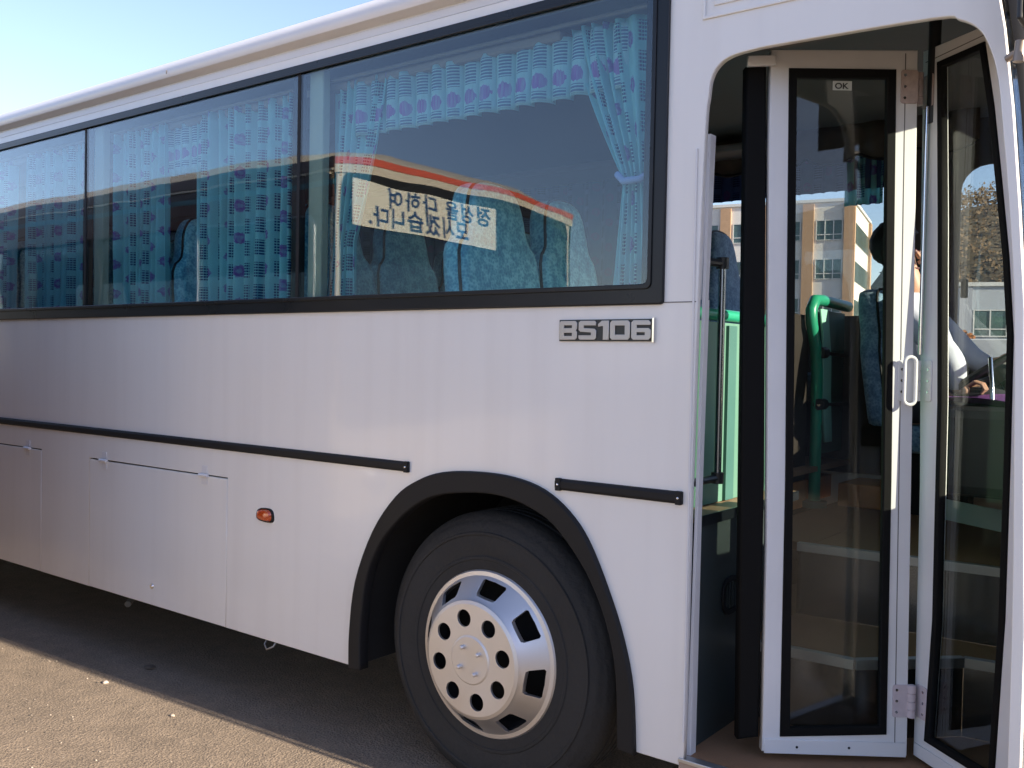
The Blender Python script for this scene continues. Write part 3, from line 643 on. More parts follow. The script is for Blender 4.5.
# wheel arch trims, liners and wheels
def offset_poly(pts, d):
    out = []
    for i, p in enumerate(pts):
        a = Vector(pts[max(i-1, 0)]); b = Vector(pts[min(i+1, len(pts)-1)]); t_ = (b-a).normalized(); n_ = Vector((-t_.y, t_.x)); out.append((p[0] + n_.x*d, p[1] + n_.y*d))
    return out
def smooth_poly(pts, n=4):
    out = []
    for i in range(len(pts)-1):
        p0, p1, p2, p3 = [Vector(pts[max(0, min(len(pts)-1, k))]) for k in (i-1, i, i+1, i+2)]
        for q in range(n):
            t_ = q/n; out.append(tuple(.5*((2*p1) + (p2-p0)*t_ + (2*p0-5*p1+4*p2-p3)*t_*t_ + (3*p1-p0-3*p2+p3)*t_**3)))
    return out + [pts[-1]]
def wheel(cx, cz, yin, double=False):
    c = Vector((cx, 0, cz))
    bm = bmesh.new()          # dished steel disc
    lathe(bm, [(.0, yin+.07), (.13, yin+.07), (.15, yin+.10), (.23, yin+.14), (.262, yin+.13), (.275, yin+.02), (.292, yin+.004), (.292, yin-.006), (.27, yin-.004), (.258, yin+.06)], c, (0, 1, 0), 64)
    wh = par(mesh_obj('wheel', bm, DARK, smooth=True))
    bm = bmesh.new(); rw = .252
    prof = [(.288, yin+.004), (.296, yin-.006), (.315, yin-.012), (.34, yin-.012), (.343, yin-.016), (.352, yin-.016), (.356, yin-.012), (.40, yin-.018), (.43, yin-.016), (.433, yin-.021), (.441, yin-.021), (.444, yin-.014), (.462, yin-.008), (.478, yin+.002), (.481, yin+.006), (.490, yin+.012), (.499, yin+.020), (.508, yin+.034)]
    for g in range(5):
        y = yin + .05 + g*.042; prof += [(.513, y), (.513, y+.026), (.501, y+.029), (.501, y+.039)]
    prof += [(.508, yin+.262), (.47, yin+.28), (.40, yin+.295), (.29, yin+.27)]
    lathe(bm, prof, c, (0, 1, 0), 96)
    ty = mesh_obj('tyre', bm, TYRE, wh, smooth=True, ang=40)
    # silver cap: lathed shell with cut-outs
    bm = bmesh.new(); y0 = yin - .012
    lathe(bm, [(0, y0-.098), (.082, y0-.098), (.088, y0-.094), (.198, y0-.094), (.210, y0-.088), (.216, y0-.078), (.270, y0-.022), (.285, y0-.006), (.300, y0-.003), (.305, y0+.004), (.298, y0+.008), (.283, y0+.003), (.264, y0-.012), (.205, y0-.07), (.19, y0-.084), (0, y0-.086)], c, (0, 1, 0), 96)
    bmesh.ops.remove_doubles(bm, verts=bm.verts, dist=3e-4)
    hc = mesh_obj('hub_cap', bm, HUB, None)
    cut = bmesh.new()
    for k in range(8):
        a = 2*math.pi*(k+.28)/8; p = c + Vector((math.cos(a)*.148, 0, math.sin(a)*.148))
        vs = [[cut.verts.new(p + Vector((math.cos(2*math.pi*q/24)*.031, yy, math.sin(2*math.pi*q/24)*.031))) for q in range(24)] for yy in (y0-.2, y0+.1)]
        for q in range(24): cut.faces.new((vs[0][q], vs[0][(q+1) % 24], vs[1][(q+1) % 24], vs[1][q]))
        cut.faces.new(vs[0][::-1]); cut.faces.new(vs[1])
        a = 2*math.pi*(k+.5+.28)/8 + .0; er = Vector((math.cos(a), 0, math.sin(a))); et = Vector((-math.sin(a), 0, math.cos(a)))
        quad = []
        for r_, t_ in ((.223, -.040), (.229, -.047), (.266, -.058), (.272, -.052), (.275, 0), (.272, .052), (.266, .058), (.229, .047), (.223, .040)):
            quad.append(c + er*r_ + et*t_*.92)
        vs = [[cut.verts.new(p + Vector((0, yy, 0))) for p in quad] for yy in (y0-.2, y0+.1)]; n_ = len(quad)
        for q in range(n_): cut.faces.new((vs[0][q], vs[0][(q+1) % n_], vs[1][(q+1) % n_], vs[1][q]))
        cut.faces.new(vs[0][::-1]); cut.faces.new(vs[1])
    co = mesh_obj('cutter', cut, DARK)
    bo = hc.modifiers.new('cut', 'BOOLEAN'); bo.object = co; bo.operation = 'DIFFERENCE'; bo.solver = 'EXACT'
    dg = bpy.context.evaluated_depsgraph_get(); m2 = bpy.data.meshes.new_from_object(hc.evaluated_get(dg)); hc.modifiers.clear(); old = hc.data; hc.data = m2
    bpy.data.objects.remove(co)
    bm = bmesh.new(); bm.from_mesh(m2)
    for k in range(4):
        a = 2*math.pi*(k+.38)/4; p = c + Vector((math.cos(a)*.052, 0, math.sin(a)*.052))
        lathe(bm, [(0, y0-.116), (.005, y0-.115), (.008, y0-.110), (.008, y0-.098)], p, (0, 1, 0), 14)
    bm.to_mesh(m2); bm.free()
    for p in m2.polygons: p.use_smooth = True
    m2.set_sharp_from_angle(angle=R(24)); hc.parent = wh
    bv = hc.modifiers.new('b', 'BEVEL'); bv.width = .0022; bv.segments = 2; bv.limit_method = 'ANGLE'; bv.angle_limit = R(35)
    for ch in wh.children: ch.matrix_parent_inverse = Matrix.Identity(4)
    # well liner
for dx in (0, -5.7):
    inner = smooth_poly(arch_at(dx), 4); outer = offset_poly(inner, .054)
    outm = [(-2.785, .318), (-2.784, .469), (-2.754, .674), (-2.66, .884), (-2.54, 1.03), (-2.43, 1.10), (-2.306, 1.142), (-2.141, 1.157), (-1.984, 1.152), (-1.856, 1.122), (-1.753, 1.060), (-1.672, .970), (-1.593, .820), (-1.533, .672), (-1.496, .52), (-1.482, .318)]
    ring = smooth_poly([(x + dx, z) for x, z in outm], 4) + offset_poly(inner, -.008)[::-1]
    ring = [(x, max(z, .318)) for x, z in ring]
    o = par(shape('wheel_arch_trim', ring, [], .05, RUB, to=side(-.020), bev=.006))
    bm = bmesh.new(); a_ = [bm.verts.new((x, .024, z)) for x, z in outer]; b_ = [bm.verts.new((x, .75, z)) for x, z in outer]
    for i in range(len(a_)-1): bm.faces.new((a_[i], a_[i+1], b_[i+1], b_[i]))
    bm.faces.new(b_)
    sol = par(mesh_obj('wheel_well', bm, pbr('wheel well', (.02, .019, .018), .95))); sm = sol.modifiers.new('t', 'SOLIDIFY'); sm.thickness = .004; sm.offset = 1
wheel(-2.145, .488, .075); wheel(-7.83, .485, .075)
par(tb('axle', [(-2.118, .35, .48), (-2.118, 2.1, .48)], .07, DARK)); par(tb('axle', [(-7.82, .35, .48), (-7.82, 2.1, .48)], .09, DARK))
for x_ in (-2.118, -7.82):
    bm = bmesh.new(); lathe(bm, [(0, 2.42), (.25, 2.42), (.30, 2.43), (.44, 2.44), (.49, 2.40), (.50, 2.3), (.49, 2.17), (.40, 2.14), (.25, 2.16), (0, 2.16)], (x_, 0, .5), (0, 1, 0), 48); par(mesh_obj('wheel', bm, TYRE, smooth=True))

# underbody
bm = bmesh.new(); box(bm, XR+.05, -8.62, .04, 2.44, .42, .6); box(bm, -7.0, -2.85, .04, 2.44, .40, .6); box(bm, -8.5, -7.1, .8, 1.7, .5, .65); box(bm, -2.7, -1.45, .78, 1.7, .5, .65)
par(mesh_obj('underbody', bm, DARK))
par(bx('fuel_tank', (-6.4, -5.0, .3, .9, .20, .43), DARK, bevel=.03))
par(tb('drain_pipe', [(-5.3, .62, .42), (-5.25, .6, .22), (-5.2, .5, .10), (-5.12, .42, .09)], .018, pbr('grey pipe', (.25, .24, .22), .7)))
par(tb('tow_eye', [(-3.33, .03, .34), (-3.33, .0, .305), (-3.30, -.01, .29), (-3.27, .0, .305), (-3.27, .03, .34)], .0045, pbr('eye steel', (.3, .3, .3), .5, 1), seg=8))
# far side of the body
far_out = [(XR, ZB), (-.42, ZB), (-.42, 1.2), (-.5, 2.4), (-.545, ZT), (XR, ZT)]
drv = rrect(-1.14, -.60, 1.585, 2.56, .13); drv = [(x + (.0 if x < -.8 else -.04*(z-1.63)), z) for x, z in drv]
par(shape('far_side_panel', far_out, [rrect(-10.4, -1.40, 1.80, 2.70, .05), drv], .03, PAINT, to=side(2.45)))
for x0, x1 in ((-3.1, -1.38), (-4.8, -3.11), (-6.5, -4.81), (-8.2, -6.51), (-10.42, -8.21)):
    par(bx('far_window_glass', (x0, x1, 2.462, 2.467, 1.79, 2.71), FARG if x0 > -3.5 else BLUEG))
par(shape('driver_window', rrect(-1.16, -.58, 1.565, 2.58, .13), [], .005, FARG, to=side(2.462)))
par(shape('driver_window_trim', rrect(-1.165, -.575, 1.555, 2.59, .14), [rrect(-1.125, -.615, 1.60, 2.545, .12)], .02, RUB, to=side(2.43)))
par(bx('window_latch', (-1.105, -1.075, 2.40, 2.428, 1.90, 1.99), BLKP, bevel=.004))
# interior linings
inner_far = [(XR+.05, 1.0), (-1.2, 1.0), (-.5, 1.0), (-.55, 2.5), (-.6, 2.78), (XR+.05, 2.78)]
par(shape('interior_lining', inner_far, [rrect(-10.35, -1.43, 1.82, 2.68, .06), rrect(-1.12, -.62, 1.605, 2.54, .12)], .02, pbr('dark brown lining', (.07, .055, .045), .8), to=side(2.41)))
par(bx('ceiling', (XR+.05, -.62, .05, 2.42, 2.765, 2.785), CEIL))
par(bx('rear_wall', (XR, XR+.03, .0, 2.48, ZB, 2.8), PAINT))
par(shape('side_lining', [(XR+.05, 1.135), (-1.36, 1.135), (-1.36, 2.76), (XR+.05, 2.76)], [rrect(-10.45, -1.5, 1.80, 2.73, .04)], .012, INTER, to=side(.032)))
for y0, y1 in ((.10, .48), (2.0, 2.38)):     # luggage racks
    bm = bmesh.new(); box(bm, -10.6, -1.9, y0, y1, 2.66, 2.70); par(mesh_obj('luggage_rack', bm, pbr('rack', (.19, .17, .16), .6), bevel=.012))
par(tb('curtain_rail', [(-10.5, .085, 2.70), (-1.5, .085, 2.70)], .008, pbr('dull rail', (.16, .15, .14), .6))); par(tb('curtain_rail', [(-10.5, 2.36, 2.72), (-1.4, 2.36, 2.72)], .008, pbr('brass rail', (.25, .14, .08), .4)))
# raised passenger floor, aisle, front floor and steps
for q in ((-10.8, -8.62, .05, 1.02), (-7.0, -2.86, .05, 1.02), (-8.62, -7.0, .78, 1.02), (-2.86, -1.40, .78, .92), (-1.48, -1.40, .05, .78)): par(bx('platform_floor', (*q, 1.045, 1.07), FLOORM))
for a in (-8.6, -2.84): par(bx('wheel_hump', (a, a+1.35, .05, .775, 1.10, 1.13), DARK))
par(bx('platform_floor', (-10.8, -1.62, 1.46, 2.41, 1.045, 1.07), FLOORM))
par(bx('aisle_floor', (-10.8, -1.3, 1.0, 1.5, .84, .87), TREAD)); par(bx('platform_riser', (-10.8, -1.62, 1.44, 1.46, .87, 1.068), WOOD)); par(bx('platform_riser', (-10.8, -2.86, 1.02, 1.035, .87, 1.068), WOOD))
par(bx('front_floor', (-1.62, -.38, 1.0, 2.41, .835, .868), TREAD))
def poly_plate(name, pts, z0, z1, mat):
    return par(shape(name, pts, [], z1-z0, mat, to=lambda a, b, c: Vector((a, b, z0 + c))))
n1 = [(-1.338, .49), (-.97, .50), (-.70, .765), (-.40, .80)]; n2 = [(-1.338, .955), (-.40, .995)]
poly_plate('step_tread', [(-1.338, .022), (-.405, .022), (-.405, .80), (-.70, .765), (-.97, .50), (-1.338, .49)], .325, .345, TREAD)
poly_plate('step_tread', n1 + [(-.40, .995), (-1.338, .955)], .585, .603, TREAD)
poly_plate('step_tread', n2 + [(-.40, 1.02), (-1.338, 1.02)], .85, .872, TREAD)
def riser(pts, z0, z1, mat, name='step_riser', th_=.012, dy=0):
    bm = bmesh.new()
    for i in range(len(pts)-1):
        a, b = Vector((*pts[i], 0)), Vector((*pts[i+1], 0)); L = (b-a).length; ang = math.atan2(b.y-a.y, b.x-a.x)
        Mx = Matrix.Translation(a) @ Matrix.Rotation(ang, 4, 'Z'); box(bm, 0, L, dy, dy+th_, z0, z1, M_=Mx)
    return par(mesh_obj(name, bm, mat, bevel=.001))
riser(n1, .345, .584, STEEL); riser(n2, .603, .848, STEEL)
riser(n1, .575, .608, ALU, 'step_nosing', .03, -.012); riser(n2, .845, .877, ALU, 'step_nosing', .03, -.012)
par(bx('sill_edge', (-1.335, -.41, -.006, .03, .337, .3495), ALU, bevel=.002)); par(bx('sill_face', (-1.333, -.412, -.003, .02, .268, .337), pbr('tan sill', (.36, .27, .21), .6)))
# stairwell rear wall with oval vent
sw = par(bx('stairwell_wall', (-1.36, -1.34, .10, .90, .30, 1.062), WELL, bevel=.002))
par(bx('stairwell_cap', (-1.41, -1.332, .06, .92, 1.062, 1.078), FLOORM)); par(bx('cap_edge', (-1.3315, -1.326, .06, .92, 1.045, 1.079), TRIM))
par(bx('stairwell_wall', (-.40, -.385, .30, 2.40, .30, .86), WELL))
par(shape('floor_vent', rrect(.288, .42, .722, .848, .05), [rrect(.302, .406, .738, .832, .038)], .008, RUB, to=lambda a, b, c: Vector((-1.34 + c, a, b))))
for k in range(4):
    yy = .312 + k*.024; par(bx('vent_slat', (-1.34, -1.3335, yy, yy+.009, .742, .828), WELL))
# door jamb
bm = bmesh.new()
for i in range(len(open_L)-1):
    (xa, za), (xb, zb) = open_L[i], open_L[i+1]
    for (p0, p1, off) in ((.022, .045, -.012), (.045, .078, -.002)):
        v = [bm.verts.new(q) for q in ((xa+off, p0, za), (xb+off, p0, zb), (xb+off, p1, zb), (xa+off, p1, za))]; bm.faces.new(v)
v = [bm.verts.new(q) for q in ((-1.33, .045, ZB), (-1.308, .045, 2.25), (-1.298, .045, 2.25), (-1.32, .045, ZB))]; bm.faces.new(v)
jb = par(mesh_obj('door_jamb', bm, DOORP)); sm = jb.modifiers.new('t', 'SOLIDIFY'); sm.thickness = .003
par(bx('jamb_lip', (-1.3235, -1.3165, -.006, -.0004, .40, 2.2), DOORP, bevel=.002, M_=Matrix.Shear('XY', 4, (0, 0)) if False else None))
par(bx('door_header', (-1.30, -.5, .10, .14, 2.50, 2.75), CEIL)); par(bx('door_mechanism', (-1.2, -.6, .15, .30, 2.57, 2.74), BLKP, bevel=.02))
# handrail by the door
bm = bmesh.new(); tube(bm, [(-1.345, .245, 1.19), (-1.345, .245, 1.87)], .0125, 12); hr = par(mesh_obj('handrail', bm, STEEL, smooth=True))
for z in (1.185, 1.88):
    bm = bmesh.new(); lathe(bm, [(0, -.018), (.02, -.018), (.021, .018), (0, .018)], (-1.345, .245, z), (0, 0, 1), 14); tube(bm, [(-1.345, .245, z), (-1.36, .10, z-.005)], .013, 10); mesh_obj('rail_bracket', bm, BLKP, hr, smooth=True).matrix_parent_inverse = Matrix.Identity(4)
# mint partition in front of the first row
pt = par(bx('partition', (-1.455, -1.445, .12, .90, 1.072, 1.70), MINT, bevel=.002))
for d in ((-1.449, -1.432, .50, .565, 1.075, 1.69),): bx('partition_stile', d, MINTD, pt, bevel=.002)
tb('partition_pipe', [(-1.45, .10, 1.08), (-1.45, .10, 1.66), (-1.45, .12, 1.71), (-1.45, .16, 1.725), (-1.45, .84, 1.725), (-1.45, .89, 1.71), (-1.45, .91, 1.66), (-1.45, .91, 1.08)], .021, GPIPE, pt)
for y in (.65, .82):
    for z in (1.2, 1.45, 1.66): tb('rivet', [(-1.446, y, z), (-1.4425, y, z)], .005, CHROME, pt, seg=8)
for ch in pt.children: ch.matrix_parent_inverse = Matrix.Identity(4)
# partition behind the driver
dp = par(bx('driver_partition', (-1.665, -1.655, 1.98, 2.38, 1.12, 1.83), MINTD))
tb('partition_pipe', [(-1.64, 1.96, .87), (-1.64, 1.96, 1.2), (-1.64, 1.955, 1.5), (-1.64, 1.93, 1.64), (-1.64, 1.865, 1.76), (-1.64, 1.855, 1.82), (-1.64, 1.90, 1.87), (-1.64, 2.0, 1.875), (-1.64, 2.38, 1.865)], .028, GPIPE, dp, seg=14)
shape('side_strip', [(2.03, 1.18), (2.13, 1.18), (2.10, 1.4), (2.09, 1.6), (2.03, 1.83), (1.93, 1.83), (1.98, 1.66), (1.99, 1.4)], [], .012, pbr('mint edge painted sunlit', (.30, .62, .48), .5), parent=dp, to=lambda a, b, c: Vector((-1.63 + c, a, b)), bev=.002)  # partition mint painted paler, standing for sunlight on the strip
for z in (1.37, 1.62): tb('rail', [(-1.62, 1.93, z), (-1.62, 2.36, z-.01)], .010, CHROME, dp); tb('rail_joint', [(-1.62, 1.93, z), (-1.62, 2.0, z)], .028, BLKP, dp)
tb('pipe_foot', [(-1.64, 1.95, .87), (-1.64, 1.95, .90)], .065, MINTD, dp)
for ch in dp.children: ch.matrix_parent_inverse = Matrix.Identity(4)
par(bx('wooden_box', (-2.3, -1.70, 2.02, 2.38, .872, .99), WOOD, bevel=.006)); par(bx('wooden_box', (-1.56, -1.15, 2.06, 2.38, .872, .985), WOOD, bevel=.006))
par(bx('dashboard', (-.86, -.42, 1.02, 2.38, 1.10, 1.42), BLKP, bevel=.04)); par(bx('dashboard', (-.62, -.40, .95, 2.40, .87, 1.2), BLKP, bevel=.02))
for k in range(5): par(bx('dash_rib', (-.88, -.865, 1.06, 2.2, 1.13+k*.05, 1.145+k*.05), GREYP if k == 4 else BLKP))
par(bx('dash_kick_panel', (0, .46, -.002, .002, .965, 1.045), GREYP, M_=Matrix.Translation((-.96, 1.40, 0)) @ Matrix.Rotation(R(-35), 4, 'Z')))

par(bx('modesty_panel', (-1.70, -1.68, 1.40, 1.94, 1.0, 1.80), pbr('dark brown panel', (.018, .012, .009), .6, var=.4), bevel=.003)); par(bx('panel_base', (-1.705, -1.675, 1.40, 1.94, .87, .999), WOOD))
# seats
def seat(x, y0, y1, mat, nm='passenger_seat', zf=1.07, top=2.27):
    w_ = y1-y0; h0 = 1.50 if top > 2.1 else 1.28
    def pr(k): return y0 + k*w_
    out = [(pr(.02), h0), (pr(-.0), h0+.2), (pr(.02), top-.30), (pr(.13), top-.22), (pr(.17), top-.10), (pr(.27), top-.02), (pr(.5), top), (pr(.73), top-.02), (pr(.83), top-.10), (pr(.87), top-.22), (pr(.98), top-.30), (pr(1.0), h0+.2), (pr(.98), h0)]
    out = smooth_poly(out, 3)
    b = par(shape(nm, out, [], .13, mat, bev=.035, to=lambda a, z, c: Vector((x - .13 + c - .14*(z-h0), a, z))))
    for p in b.data.polygons: p.use_smooth = True
    pq = [Vector((x - .030 - .14*(z-h0), a, z)) for a, z in out]
    bm = bmesh.new(); tube(bm, pq, .0065, 6); mesh_obj('piping', bm, RUB, b, smooth=True)
    c = bx('seat_cushion', (x-.05, x+(.42 if top > 2.1 else .38), y0+.01, y1-.01, h0-.12, h0+.02), mat, b, bevel=.04)
    l = bx('seat_pedestal', (x+.02, x+.3, y0+.1, y1-.1, zf, h0-.12), DARK, b)
    return b
seats = []
for i, x in enumerate((-2.30, -3.28, -4.20, -5.2, -6.1, -7.0)):
    for y0, y1 in ((.15, .66), (.685, 1.12)):
        s = seat(x, y0, y1, SEATF); s.children[0].parent = s
    for y0, y1 in ((1.46, 1.90), (1.925, 2.38)): seat(x + (.17 if i == 0 else .2), y0, y1, SEATB if i == 0 else SEATF)
    o = tb('armrest', [(x+.02, .672, 1.72), (x+.05, .672, 1.745), (x+.33, .672, 1.73)], .022, BLKP); par(o)
for o in BUS.children:
    for ch in o.children: ch.matrix_parent_inverse = Matrix.Identity(4)
# driver's seat, wheel, stick
ds = seat(-1.27, 1.95, 2.27, SEATB, 'driver_seat', .87, 1.93)
for ch in ds.children: ch.matrix_parent_inverse = Matrix.Identity(4)
for v in ds.data.vertices:
    pass
bm = bmesh.new(); cw = Vector((-.86, 2.05, 1.56)); axw = Vector((-.55, 0, .83)).normalized(); a = Vector((0, 1, 0)); b = axw.cross(a)
tube(bm, [cw + (a*math.cos(2*math.pi*k/32) + b*math.sin(2*math.pi*k/32))*.23 for k in range(33)], .016, 8, cap=False)
for k in (0, 2.1, 4.2): tube(bm, [cw - axw*.03, cw + (a*math.cos(k) + b*math.sin(k))*.22], .012, 8)
tube(bm, [cw - axw*.06, cw + axw*.01], .05, 14); tube(bm, [cw - axw*.06, Vector((-.62, 2.05, 1.15))], .03, 10)
par(mesh_obj('steering_wheel', bm, BLKP, smooth=True))
par(tb('indicator_stalk', [(-.82, 1.66, 1.60), (-.80, 1.60, 1.50), (-.79, 1.58, 1.36)], .009, CHROME)); par(tb('gear_stick', [(-.98, 1.5, .87), (-.97, 1.48, 1.3)], .012, CHROME))

# windscreen and front end
fp = [(.03, 0), (.10, .05), (.30, .13), (.7, .19), (1.24, .21), (1.78, .19), (2.18, .13), (2.38, .05), (2.45, 0)]
def front_strip(name, z0, z1, x_at, mat, th_=.012):
    bm = bmesh.new(); nz = max(2, int((z1-z0)/.15)); g = [[bm.verts.new((x_at(z0 + (z1-z0)*j/nz) + dx*(1 if z0 < 1 else .9), y, z0 + (z1-z0)*j/nz)) for y, dx in fp] for j in range(nz+1)]
    for j in range(nz):
        for i in range(len(fp)-1): bm.faces.new((g[j][i], g[j][i+1], g[j+1][i+1], g[j+1][i]))
    o = par(mesh_obj(name, bm, mat, smooth=True, ang=60)); s_ = o.modifiers.new('t', 'SOLIDIFY'); s_.thickness = th_; s_.offset = -1; return o
def xf(z):
    pts = sorted([(z_, x_) for x_, z_ in pillar])
    for (za, xa), (zb, xb) in zip(pts, pts[1:]):
        if za <= z <= zb: return xa + (xb-xa)*(z-za)/(zb-za) + .004
    return (pts[0][1] if z < 1 else pts[-1][1]) + .004
front_strip('front_panel', ZB, 1.28, xf, PAINT); front_strip('windscreen', 1.30, 2.48, xf, CLEARG, .005); front_strip('front_header', 2.50, 2.79, xf, PAINT)
front_strip('windscreen_trim', 1.27, 1.33, lambda z: xf(z)+.004, RUB, .02); front_strip('windscreen_trim', 2.45, 2.51, lambda z: xf(z)+.004, RUB, .02)
for sdv in (0, 1):
    bm = bmesh.new(); P_ = fp[:3] if sdv == 0 else fp[-3:]; zz_ = [1.3 + 1.18*k/8 for k in range(9)]
    g = [[bm.verts.new((xf(z) + dx*.9 + .008, y, z)) for y, dx in P_] for z in zz_]
    for j in range(8):
        for i in range(2): bm.faces.new((g[j][i], g[j][i+1], g[j+1][i+1], g[j+1][i]))
    o = par(mesh_obj('windscreen_pillar', bm, RUB, smooth=True)); o.modifiers.new('t', 'SOLIDIFY').thickness = .003
par(bx('front_bumper', (-.35, -.16, .1, 2.38, .32, .62), PAINT, bevel=.05))
for y in (.42, 2.06):
    bm = bmesh.new(); lathe(bm, [(0, .03), (.08, .02), (.1, 0), (.11, -.01)], (-.24, y, .78), (1, 0, 0), 24); par(mesh_obj('headlight', bm, CHROME, smooth=True))
par(shape('roof_front', [(xf(2.79) + dx*.9 - .004, y) for y, dx in fp] + [(-.56, 2.45), (-.56, .03)], [], .03, ROOFP, to=lambda a, b, c: Vector((a, b, 2.792 + c))))
par(bx('sun_block_box', (-.62, -.42, .35, 2.2, 2.50, 2.76), CEIL, bevel=.02))  # added box under the ceiling that keeps sun patches off the seats
# mirror beside the front pillar
mr_ = par(bx('wing_mirror', (-.425, -.365, -.16, -.01, 2.37, 2.64), pbr('mirror shell', (.35, .30, .26), .35, coat=.5), bevel=.02))
bx('mirror_edge', (-.438, -.426, -.165, -.015, 2.36, 2.65), BLKP, mr_, bevel=.004)
DULL = metal_mat('dull bracket', (.35, .30, .26), .55)
tb('mirror_arm', [(-.40, -.02, 2.335), (-.44, -.02, 2.33), (-.47, -.01, 2.325), (-.485, .0, 2.32)], .009, DULL, mr_)
tb('mirror_arm', [(-.40, -.06, 2.36), (-.40, -.04, 2.31), (-.36, -.02, 2.28)], .012, BLKP, mr_)
tb('arm_clamp', [(-.455, -.03, 2.30), (-.45, -.03, 2.35)], .013, DULL, mr_)
for ch in mr_.children: ch.matrix_parent_inverse = Matrix.Identity(4)

# ---- folding door: two glazed leaves, rubber edge, hinges, handle
A1, B1 = Vector((-1.13, .16)), Vector((-.785, .43)); A2, B2 = Vector((-.765, .46)), Vector((-.43, .17))
def on(A, B, off=0):
    t_ = (B-A).normalized(); n_ = Vector((-t_.y, t_.x))      # n_ points into the bus for both leaves (A left, B right)
    return lambda a, b, c: Vector((A.x + t_.x*a + n_.x*(c+off), A.y + t_.y*a + n_.y*(c+off), b))
def leaf(A, B, outer, gl, gin, name, lab):
    f = par(shape('door_leaf', outer, [gl], .035, DOORP, bev=.003, to=on(A, B)))
    if lab: f['label'] = lab
    def P(nm, o_, h_, th_, m_, off, bev=0):
        q = shape(nm, o_, h_, th_, m_, parent=f, to=on(A, B, off), bev=bev); q.matrix_parent_inverse = Matrix.Identity(4); return q
    P('glass_gasket', [(x + dx*.004, z + dz*.004) for (x, z), (dx, dz) in zip(gl, gin[1])], [gin[0]], .024, SEAL, -.006, .003)
    P('door_glass', gin[2], [], .005, DOORG, .010)
    P('stile_line', *[([(x, z) for x, z in l_], [], .0008, pbr('fine gap', (.12, .11, .11), .8), -.0008) for l_ in [gin[3]]][0])
    return f, P
gl1 = [(.052, .423), (.371, .434), (.364, 1.212), (.343, 2.447), (.027, 2.444), (.048, 1.206)]
gi1 = [(.078, .447), (.352, .455), (.343, 1.211), (.320, 2.424), (.048, 2.420), (.068, 1.206)]
gg1 = [(.070, .440), (.358, .448), (.350, 1.211), (.328, 2.432), (.040, 2.428), (.060, 1.206)]
L1o = [(-.006, .372), (.441, .364), (.429, 1.304), (.419, 2.061), (.412, 2.511), (-.032, 2.503), (-.03, 2.2), (-.006, 1.0)]
sg = [(-1, -1), (1, -1), (1, 0), (1, 1), (-1, 1), (-1, 0)]
lf1, P1 = leaf(A1, B1, L1o, gl1, (gi1, sg, gg1, [(.401, .38), (.4035, .38), (.376, 2.50), (.3735, 2.50)]), 'l1', 'rear door leaf with a white sticker at the top of its glass')
P1('bottom_rail', [(.0, .368), (.436, .361), (.436, .405), (.0, .412)], [], .004, DOORP, -.0045, .0012)
for s_ in (.10, .26): P1('screw', arc(s_, .388, .004, 0, 360, 10)[:-1], [], .001, RUB, -.0056)
P1('rubber_edge', [(-.078, .40), (-.012, .41), (-.014, 1.2), (-.040, 2.465), (-.102, 2.455), (-.090, 1.4)], [], .05, SEAL, .012, .008)
P1('top_bracket', [(-.104, 2.448), (-.02, 2.452), (-.02, 2.482), (-.104, 2.478)], [], .02, DOORP, -.018, .003)
stk = P1('sticker', [(.160, 2.388), (.218, 2.388), (.218, 2.416), (.160, 2.416)], [], .0008, pbr('sticker white', (.55, .58, .55), .5), .0085)
t_ = (B1-A1).normalized(); n_ = Vector((-t_.y, t_.x)); p = A1 + t_*.166 - n_*(-.0078)
mt = Matrix(((t_.x, 0, -n_.x, p.x), (t_.y, 0, -n_.y, p.y), (0, 1, 0, 2.393), (0, 0, 0, 1)))
tx = text_mesh('sticker_text', 'OK', .024, BLKP, mt, parent=lf1, depth=.0003, off=.0006, sx=1.15); tx.matrix_parent_inverse = Matrix.Identity(4)
gl2 = [(.044, .424), (.10, .424), (.234, .424), (.343, .424), (.366, .881), (.367, 1.3), (.364, 1.644), (.338, 1.86), (.301, 2.07), (.262, 2.28), (.216, 2.472), (.010, 2.477), (.036, 2.0), (.060, 1.45), (.066, .8)]
def inset(poly, d):
    c_ = Vector((sum(p[0] for p in poly)/len(poly), sum(p[1] for p in poly)/len(poly))); out = []
    n = len(poly)
    for i in range(n):
        a, b, c = Vector(poly[i-1]), Vector(poly[i]), Vector(poly[(i+1) % n]); e = ((b-a).normalized(), (c-b).normalized())
        nn_ = (Vector((-e[0].y, e[0].x)) + Vector((-e[1].y, e[1].x))).normalized(); k = max(.5, nn_.dot(Vector((-e[0].y, e[0].x)))); out.append(tuple(b + nn_*d/k))
    return out
L2o = [(-.012, .358), (.404, .358), (.42, .896), (.414, 1.211), (.400, 1.659), (.368, 1.953), (.335, 2.20), (.305, 2.42), (.28, 2.515), (-.066, 2.532), (-.050, 1.919), (-.02, 1.2)]
lf2, P2 = leaf(A2, B2, L2o, gl2, (inset(gl2, .020), [(0, 0)]*len(gl2), inset(gl2, .013), [(-.034, .40), (-.0325, .40), (-.0325, .401), (-.034, .401)]), 'l2', 'front door leaf, curved at its front edge')
P2('bottom_rail', [(-.005, .362), (.40, .362), (.40, .402), (-.005, .402)], [], .004, DOORP, -.0045, .0012)
P2('top_line', [(-.05, 2.492), (.27, 2.49), (.27, 2.4925), (-.05, 2.4945)], [], .0008, pbr('fine gap', (.12, .11, .11), .8), -.0008)
P2('front_rubber', [(.422, .40), (.450, .40), (.468, .9), (.458, 1.3), (.442, 1.7), (.41, 1.98), (.392, 2.1), (.378, 2.06), (.402, 1.9), (.420, 1.66), (.428, 1.2), (.432, .9)], [], .03, RUB, .004, .004)
